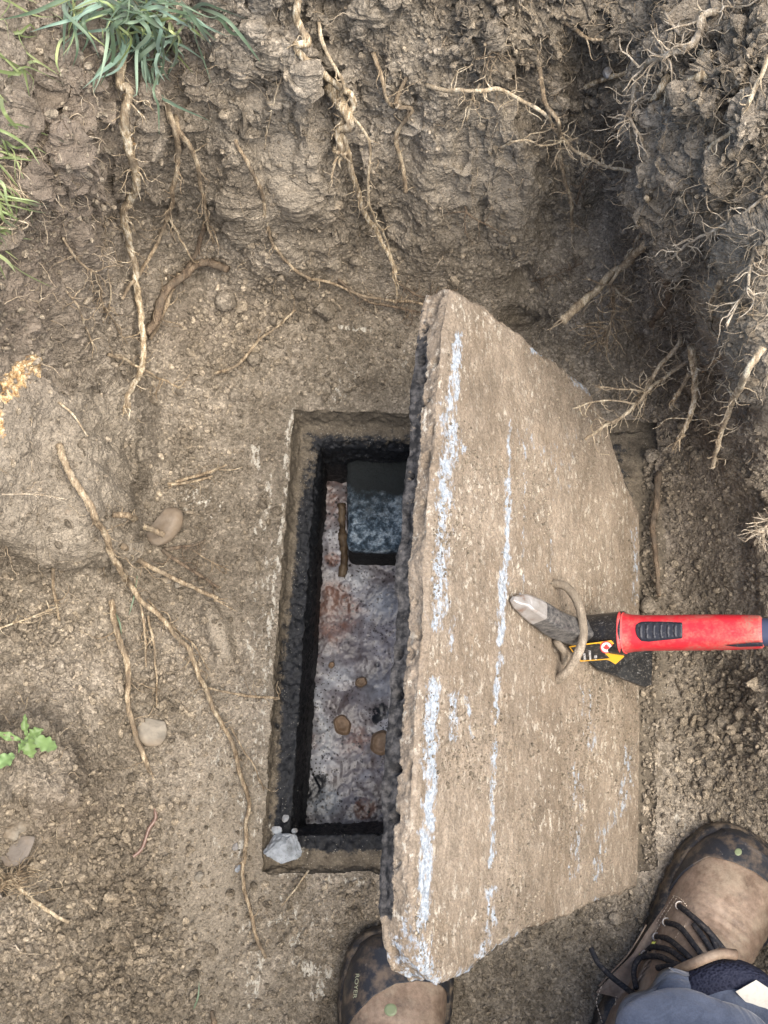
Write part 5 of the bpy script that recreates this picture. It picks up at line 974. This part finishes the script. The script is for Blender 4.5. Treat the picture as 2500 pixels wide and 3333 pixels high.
class Boot:
    def __init__(s, heel, toe, mirror, zb=0.0):
        s.h = U(*heel, 0.0); s.t = U(*toe, 0.0); s.L = np.linalg.norm(s.t - s.h); s.d = (s.t - s.h) / s.L; s.p = np.array([s.d[1], -s.d[0], 0]); s.mir = mirror; s.zb = zb
        s.lx = np.array([0, .03, .10, .2, .35, .5, .62, .72, .82, .9, .95, .985, 1.0]); 
        s.wl = np.array([.012, .026, .036, .041, .040, .043, .050, .055, .056, .050, .041, .026, .004]); s.wr = np.array([.012, .026, .036, .041, .040, .044, .050, .053, .051, .045, .037, .024, .004])
        s.hh = np.array([.10, .115, .13, .14, .135, .118, .100, .086, .074, .064, .057, .046, .032])
        if mirror: s.wl, s.wr = s.wr, s.wl
    def w(s, l, side): return np.interp(l, s.lx, s.wr if side > 0 else s.wl)
    def ht(s, l): return np.interp(l, s.lx, s.hh)
    def pt(s, l, a, off=0.0):       # a 0..pi : right foot edge over the top to left foot edge
        c, n = math.cos(a), math.sin(a); w_ = s.w(l, c) + off; p = 2.35; r = 1.0 / (abs(c) ** p + abs(n) ** p) ** (1 / p)
        return s.h + s.d * (l * s.L + (off if l > .95 else 0)) + s.p * (w_ * r * c) + np.array([0, 0, s.zb + .026 + (s.ht(l) - .026 + off) * r * n])
    def top(s, x, y):
        v = np.array([x, y, 0]) - s.h; l = (v @ s.d) / s.L; q = v @ s.p; w_ = max(s.w(min(max(l, 0), 1), q), 1e-4); k = min(abs(q) / w_, .999); return s.zb + .026 + (s.ht(min(max(l, 0), 1)) - .026) * (1 - k ** 2.35) ** (1 / 2.35)
    def at(s, px, py, out=0.0):
        d = ray(px, py); z = .08
        for _ in range(25): q = CAMP + d * ((z - CAM_H) / d[2]); z = .5 * z + .5 * (s.top(q[0], q[1]) + out)
        return CAMP + d * ((z - CAM_H) / d[2])
    def build(s, cap, ankle):
        rt = s.boot = bpy.data.objects.new('boot', None); C.objects.link(rt); rt.parent = person; rt.location = tuple(s.h - worldloc(person)); rt.empty_display_size = .02
        nl, na = 150, 70; L_ = np.concatenate([np.linspace(0, .9, 110, endpoint=False), np.linspace(.9, 1, 40)]); V = np.array([[s.pt(l, a) for a in np.linspace(-.12, np.pi + .12, na)] for l in L_])
        cr_2 = np.exp(-((L_ - .66) / .07) ** 2)[:, None] * np.sin(L_[:, None] * 210 + 1.5 * np.sin(np.linspace(0, 9, na))[None, :] * np.ones((nl, 1))) * .0013 + .0028 * fbm(V, 26, 4, 4) ; V[..., 2] += cr_2
        mesh('upper', V.reshape(-1, 3), gridquads(nl, na)[:, ::-1], M_LEA, rt)
        # sole
        lo = np.linspace(0, 1, 90); R_ = [(l, s.w(l, 1)) for l in lo]; Lf = [(l, -s.w(l, -1)) for l in lo[::-1]]; loop = []
        for l, q in R_ + Lf: e = .007; loop.append(s.h + s.d * ((l - .5) * (s.L + 2 * e) + .5 * s.L) + s.p * (q + np.sign(q) * e))
        loop = np.array(loop); n = len(loop); zs_ = [(.0, -.004), (.002, 0), (.012, .001), (.0135, -.001), (.015, .001), (.026, .0), (.031, -.003), (.033, -.012)]; c = loop.mean(0); dirs = loop - (s.h + s.d * np.clip(((loop - s.h) @ s.d), .03, s.L - .05)[:, None]); dirs /= np.linalg.norm(dirs, axis=1)[:, None] + 1e-9
        VV = np.array([loop + dirs * o_ + np.array([0, 0, z_ + s.zb]) for z_, o_ in zs_]); tr_ = np.where((np.arange(n) // 3) % 2, .0022, 0)[:, None]; VV[1:3] -= dirs * tr_
        A = Acc(); A.add(np.vstack([VV.reshape(-1, 3), (c + [0, 0, s.zb])[None]]), gridquads(len(VV), n, True), np.stack([np.full(n, len(VV) * n), (np.arange(n) + 1) % n, np.arange(n)], 1)); A.build('sole', M_SOLE, rt)
        # rubber toe cap (boundary given as l at each angle)
        aa = np.linspace(-.1, np.pi + .1, 90); lb = np.interp(aa, np.linspace(-.1, np.pi + .1, len(cap)), cap); ts = np.concatenate([[0, 0], np.linspace(0, 1, 60)]); V = []
        for k, t in enumerate(ts): V.append([s.pt(lb[i] + (1 - lb[i]) * t, aa[i], .0004 if k == 0 else (.0018 if k == 1 else .0026)) for i in range(len(aa))])
        V = np.array(V); s.cap = mesh('toe_cap', V.reshape(-1, 3), gridquads(len(V), 90)[:, ::-1], M_TOE, rt)
        return rt
rb = Boot((1972, 3510), (2440, 2742), False); rbo = rb.build([.60, .72, .86, .885, .885, .87, .84, .74, .60], None)
lbt = Boot((1262, 3950), (1288, 3030), True); lbo = lbt.build([.72, .80, .845, .855, .845, .80, .72, .64, .56], None)
def strip(boot, pts, r, m, parent, name, out=.0006, sides=8, flat=None, nm=.0025):
    c = crom(np.array([boot.at(p[0], p[1], p[2] if len(p) > 2 else out) for p in pts]), nm); A = Acc(); A.add(*tube(c, r, sides, flat=flat)); return A.build(name, m, parent)
def stitches(boot, pts, parent, name='stitching', r=.00055, dash=.0038):
    c = crom(np.array([boot.at(p[0], p[1], .0008) for p in pts]), .0004); l = np.concatenate([[0], np.cumsum(np.linalg.norm(np.diff(c, axis=0), axis=1))]); A = Acc(); k = 0
    while k * dash < l[-1] - dash:
        i = np.searchsorted(l, [k * dash, k * dash + dash * .66]); seg = c[[i[0], (i[0] + i[1]) // 2, i[1]]]; A.add(*tube(seg, r, 5)); k += 1
    return A.build(name, M_STITCH, parent)
def leather_panel(boot, left, right, out, parent, name='leather_panel', m=M_LEA, nu=40, nv=16):
    def rsz(p, n): p = np.array(p, float); l = np.concatenate([[0], np.cumsum(np.hypot(*np.diff(p, axis=0).T))]); t = np.linspace(0, l[-1], n); return np.stack([np.interp(t, l, p[:, k]) for k in range(2)], 1)
    A_, B_ = rsz(left, nu), rsz(right, nu); V = []
    for i in range(nu):
        V.append([boot.at(*(A_[i] * (1 - t) + B_[i] * t), out * min(1, min(t, 1 - t) * 10, min(i, nu - 1 - i) / 2) - .0003) for t in np.linspace(0, 1, nv)])
    return mesh(name, np.array(V).reshape(-1, 3), gridquads(nu, nv), m, parent)
# right boot: facing with eyelets, tongue, laces, stitches
lea2 = M_LEA
leather_panel(rb, [(2190,2912),(2150,2968),(2100,3040),(2060,3105),(2000,3165),(1940,3230)], [(2215,2930),(2262,2985),(2215,3045),(2165,3110),(2110,3180),(2060,3260)], .0022, rbo, 'lace_facing')
leather_panel(rb, [(2262,2985),(2240,3040),(2215,3090),(2195,3130)], [(2345,3010),(2370,3060),(2390,3100),(2400,3140)], .0006, rbo, 'tongue', M_LEA)
stitches(rb, [(2194,2918),(2163,2964),(2132,3015),(2105,3054),(2081,3094),(2058,3129),(2007,3176),(1960,3230)], rbo); stitches(rb, [(2202,2924),(2172,2970),(2141,3021),(2114,3060),(2090,3100),(2067,3136),(2016,3186)], rbo)
stitches(rb, [(2190,2914),(2215,2925),(2240,2955)], rbo); stitches(rb, [(2240,2990),(2222,3030)], rbo); stitches(rb, [(2210,3036),(2192,3062)], rbo); stitches(rb, [(1958,3210),(1942,3260),(1955,3310),(1962,3335)], rbo); stitches(rb, [(2010,3200),(2004,3260),(1998,3330)], rbo); stitches(rb, [(2040,3170),(1985,3230)], rbo)
strip(rb, [(2104,3010),(2070,3068),(2035,3118),(1990,3165),(1950,3210)], .0009, M_LEA, rbo, 'seam', .0012)
for q in [[(2212,2950,.001),(2240,2972,.006),(2281,3007,.007),(2320,3047,.006),(2363,3101,.003)],[(2171,3004,.001),(2198,3010,.006),(2222,3027,.008),(2261,3078,.008),(2293,3121,.006)],[(2140,3051,.001),(2160,3052,.006),(2183,3062,.008),(2226,3098,.009),(2262,3135,.007)],
          [(2101,3108,.001),(2112,3090,.007),(2132,3082,.010),(2183,3094,.012),(2232,3132,.010)],[(2071,3215,.02),(2063,3170,.02),(2070,3135,.018),(2093,3114,.016),(2148,3114,.015),(2195,3137,.014),(2240,3150,.012)],[(1924,3086,.012),(1938,3118,.016),(1952,3141,.018),(1991,3180,.02),(2046,3223,.022),(2075,3245,.02)],
          [(2258,3008,.003),(2290,3052,.004),(2318,3095,.004)],[(2300,3020,.004),(2322,3060,.004),(2335,3100,.004)],[(2140,3150,.012),(2190,3145,.014),(2230,3160,.012)]]:
    strip(rb, q, .0030, M_LACE, rbo, 'lace')
for x, y in [(2212,2948),(2170,3002),(2138,3050),(2100,3108)]:
    c = rb.at(x, y, .001); t = np.linspace(0, 2 * np.pi, 14, endpoint=False); rr3 = c + np.stack([.0042 * np.cos(t), .0042 * np.sin(t), 0 * t], 1); A = Acc(); A.add(*tube(np.vstack([rr3, rr3[:1]]), .0010, 6)); A.build('eyelet', M_STEEL, rbo)
for x, y, s_ in [(2080,3107,.0035),(2130,3072,.0025),(2075,3118,.003)]:
    V, F = lump(3, int(x), amp=.4); mesh('paint_spot', V * [s_ * 1.4, s_, .0012] + rb.at(x, y, .0005), F, M_LIME, rbo)
def badge(boot, x, y, r, m, parent, off=.0024):
    t = np.linspace(0, 2 * np.pi, 26, endpoint=False); px_, py_ = x, y; cs = boot.at(x, y, off); V = [cs + [0, 0, .0004]]
    for rr_, o_ in ((.6, .0004), (.95, .0003), (1.02, -.0004)):
        for a in t: q = boot.at(x + rr_ * r * math.cos(a), y + rr_ * r * math.sin(a), off + o_); V.append(q)
    V = np.array(V); Q = gridquads(3, 26, True) + 1; j = np.arange(26); T_ = np.stack([np.zeros(26, int), j + 1, (j + 1) % 26 + 1], 1); return mesh('badge', V, [Q, T_], m, parent)
badge(rb, 2403, 2773, 12, M_DOT, rbo, .003); badge(lbt, 1272, 3287, 21, M_DOT, lbo, .0008)
# padded collar and trouser leg
cc_ = rb.h + rb.d * rb.L * .30; t = np.linspace(0, 2 * np.pi, 72, endpoint=False)
def ell(c, rx, ry, z, ang=0): return np.stack([c[0] + rx * np.cos(t) * math.cos(ang) - ry * np.sin(t) * math.sin(ang), c[1] + rx * np.cos(t) * math.sin(ang) + ry * np.sin(t) * math.cos(ang), np.full(len(t), z)], 1)
angb = math.atan2(rb.d[1], rb.d[0])
pr = [(.050,.040,.06),(.060,.046,.10),(.066,.052,.125),(.070,.056,.150),(.068,.054,.166),(.060,.047,.174),(.050,.038,.172),(.030,.02,.168),(.002,.002,.166)]
V = np.array([ell(cc_ + rb.d * .018 + rb.p * .026, a_, b_ * 1.15, z_, angb) for a_, b_, z_ in pr]); V += (.0012 * np.sin(V[..., 2:] * 900)) * np.array([1, 1, 0]) * .6
mesh('collar', V.reshape(-1, 3), gridquads(len(pr), 72, True), M_COL, rbo)
def leg(boot, c0, c1, r0, r1, z0, z1, amp, seed, ecc=1.0, n=110):
    V = []; T_ = np.linspace(0, 2 * np.pi, 120, endpoint=False)
    for k, s_ in enumerate(np.linspace(0, 1, n)):
        c = np.array(c0) * (1 - s_) + np.array(c1) * s_; z = z0 + (z1 - z0) * s_; r = r0 + (r1 - r0) * s_; dirs = np.stack([np.cos(T_), np.sin(T_), 0 * T_ + s_ * 1.5 * 0], 1)
        q = np.stack([np.cos(T_) * 1.0, np.sin(T_) * 1.0, np.full(120, z * 9)], 1)
        f = fbm(q * [1, 1, .8] + seed, 1.15, 2, seed) * amp * 2.4 * (1.15 - .7 * s_) + .011 * np.abs(np.sin(T_ * 2.5 + z * 22 + 2 * np.sin(T_))) + .019 * np.sin(z * 88 + 1.2 * np.sin(T_ * 2 + seed)) * (.45 + .55 * np.exp(-s_ * 3))
        V.append(np.stack([c[0] + (r + f) * np.cos(T_) * ecc, c[1] + (r + f) * np.sin(T_), z + .022 * np.sin(T_ * 2 + seed) * np.exp(-s_ * 8) + 0 * T_], 1))
    V = np.array(V); V = np.concatenate([V, V[-1:] * 0 + V[-1].mean(0)]); inn = V[0] + (np.append((np.array(c0)[:2] - 0), 0) - V[0] * [1, 1, 0]) * .05; V = np.concatenate([(V[0] * [.97, .97, 1] + np.array([c0[0] * .03, c0[1] * .03, .012]))[None], V]); return V
hc = U(2250, 3500, .165)
V = leg(rb, (hc[0], hc[1]), (hc[0] - .02, hc[1] - .16), .078, .085, .158, .60, .016, 3, 1.05)
o = mesh('trouser_leg', V.reshape(-1, 3), gridquads(len(V), 120, True), M_JEAN, person)
hl_ = lbt.h + lbt.d * lbt.L * .28
V = leg(lbt, (hl_[0], hl_[1] - .01), (hl_[0] + .03, hl_[1] - .12), .070, .085, .13, .60, .014, 8)
mesh('trouser_leg', V.reshape(-1, 3), gridquads(len(V), 120, True), M_JEAN, person)
strip(rb, [(2190,3170,.052),(2225,3150,.062),(2262,3134,.068),(2310,3114,.066),(2350,3104,.060),(2395,3108,.056)], .0050, M_LEA, rbo, 'leather_edge')
# white care tag by the collar
tp = [U(2395, 3228, .178), U(2462, 3190, .178), U(2530, 3235, .176), U(2530, 3300, .172), U(2465, 3300, .176)]
A = Acc(); A.add(*prism(tp, np.array([0, 0, -.001]))); A.build('white_tag', flat_mat('tag_cloth', (.50, .49, .44), .8), rbo, smooth=False)
# lettering on the rubber cap of the left boot
cu = bpy.data.curves.new('lettering', 'FONT'); cu.body = 'ROYER'; cu.size = 1; to = bpy.data.objects.new('lettering', cu); C.objects.link(to)
me = bpy.data.meshes.new_from_object(to.evaluated_get(bpy.context.evaluated_depsgraph_get())); bpy.data.objects.remove(to)
co = np.zeros(len(me.vertices) * 3); me.vertices.foreach_get('co', co); co = co.reshape(-1, 3); tw_ = co[:, 0].max()
W = np.array([lbt.at(1158 + 17 * b - 9 * a / tw_, 3168 + 82 * a / tw_, .0085) for a, b, _ in co]) - worldloc(lbt.cap)
me.vertices.foreach_set('co', W.ravel()); me.update(); me.materials.clear(); me.materials.append(flat_mat('worn_lettering', (.42, .44, .30), .7)); lo_ = bpy.data.objects.new('lettering', me); C.objects.link(lo_); lo_.parent = lbt.cap
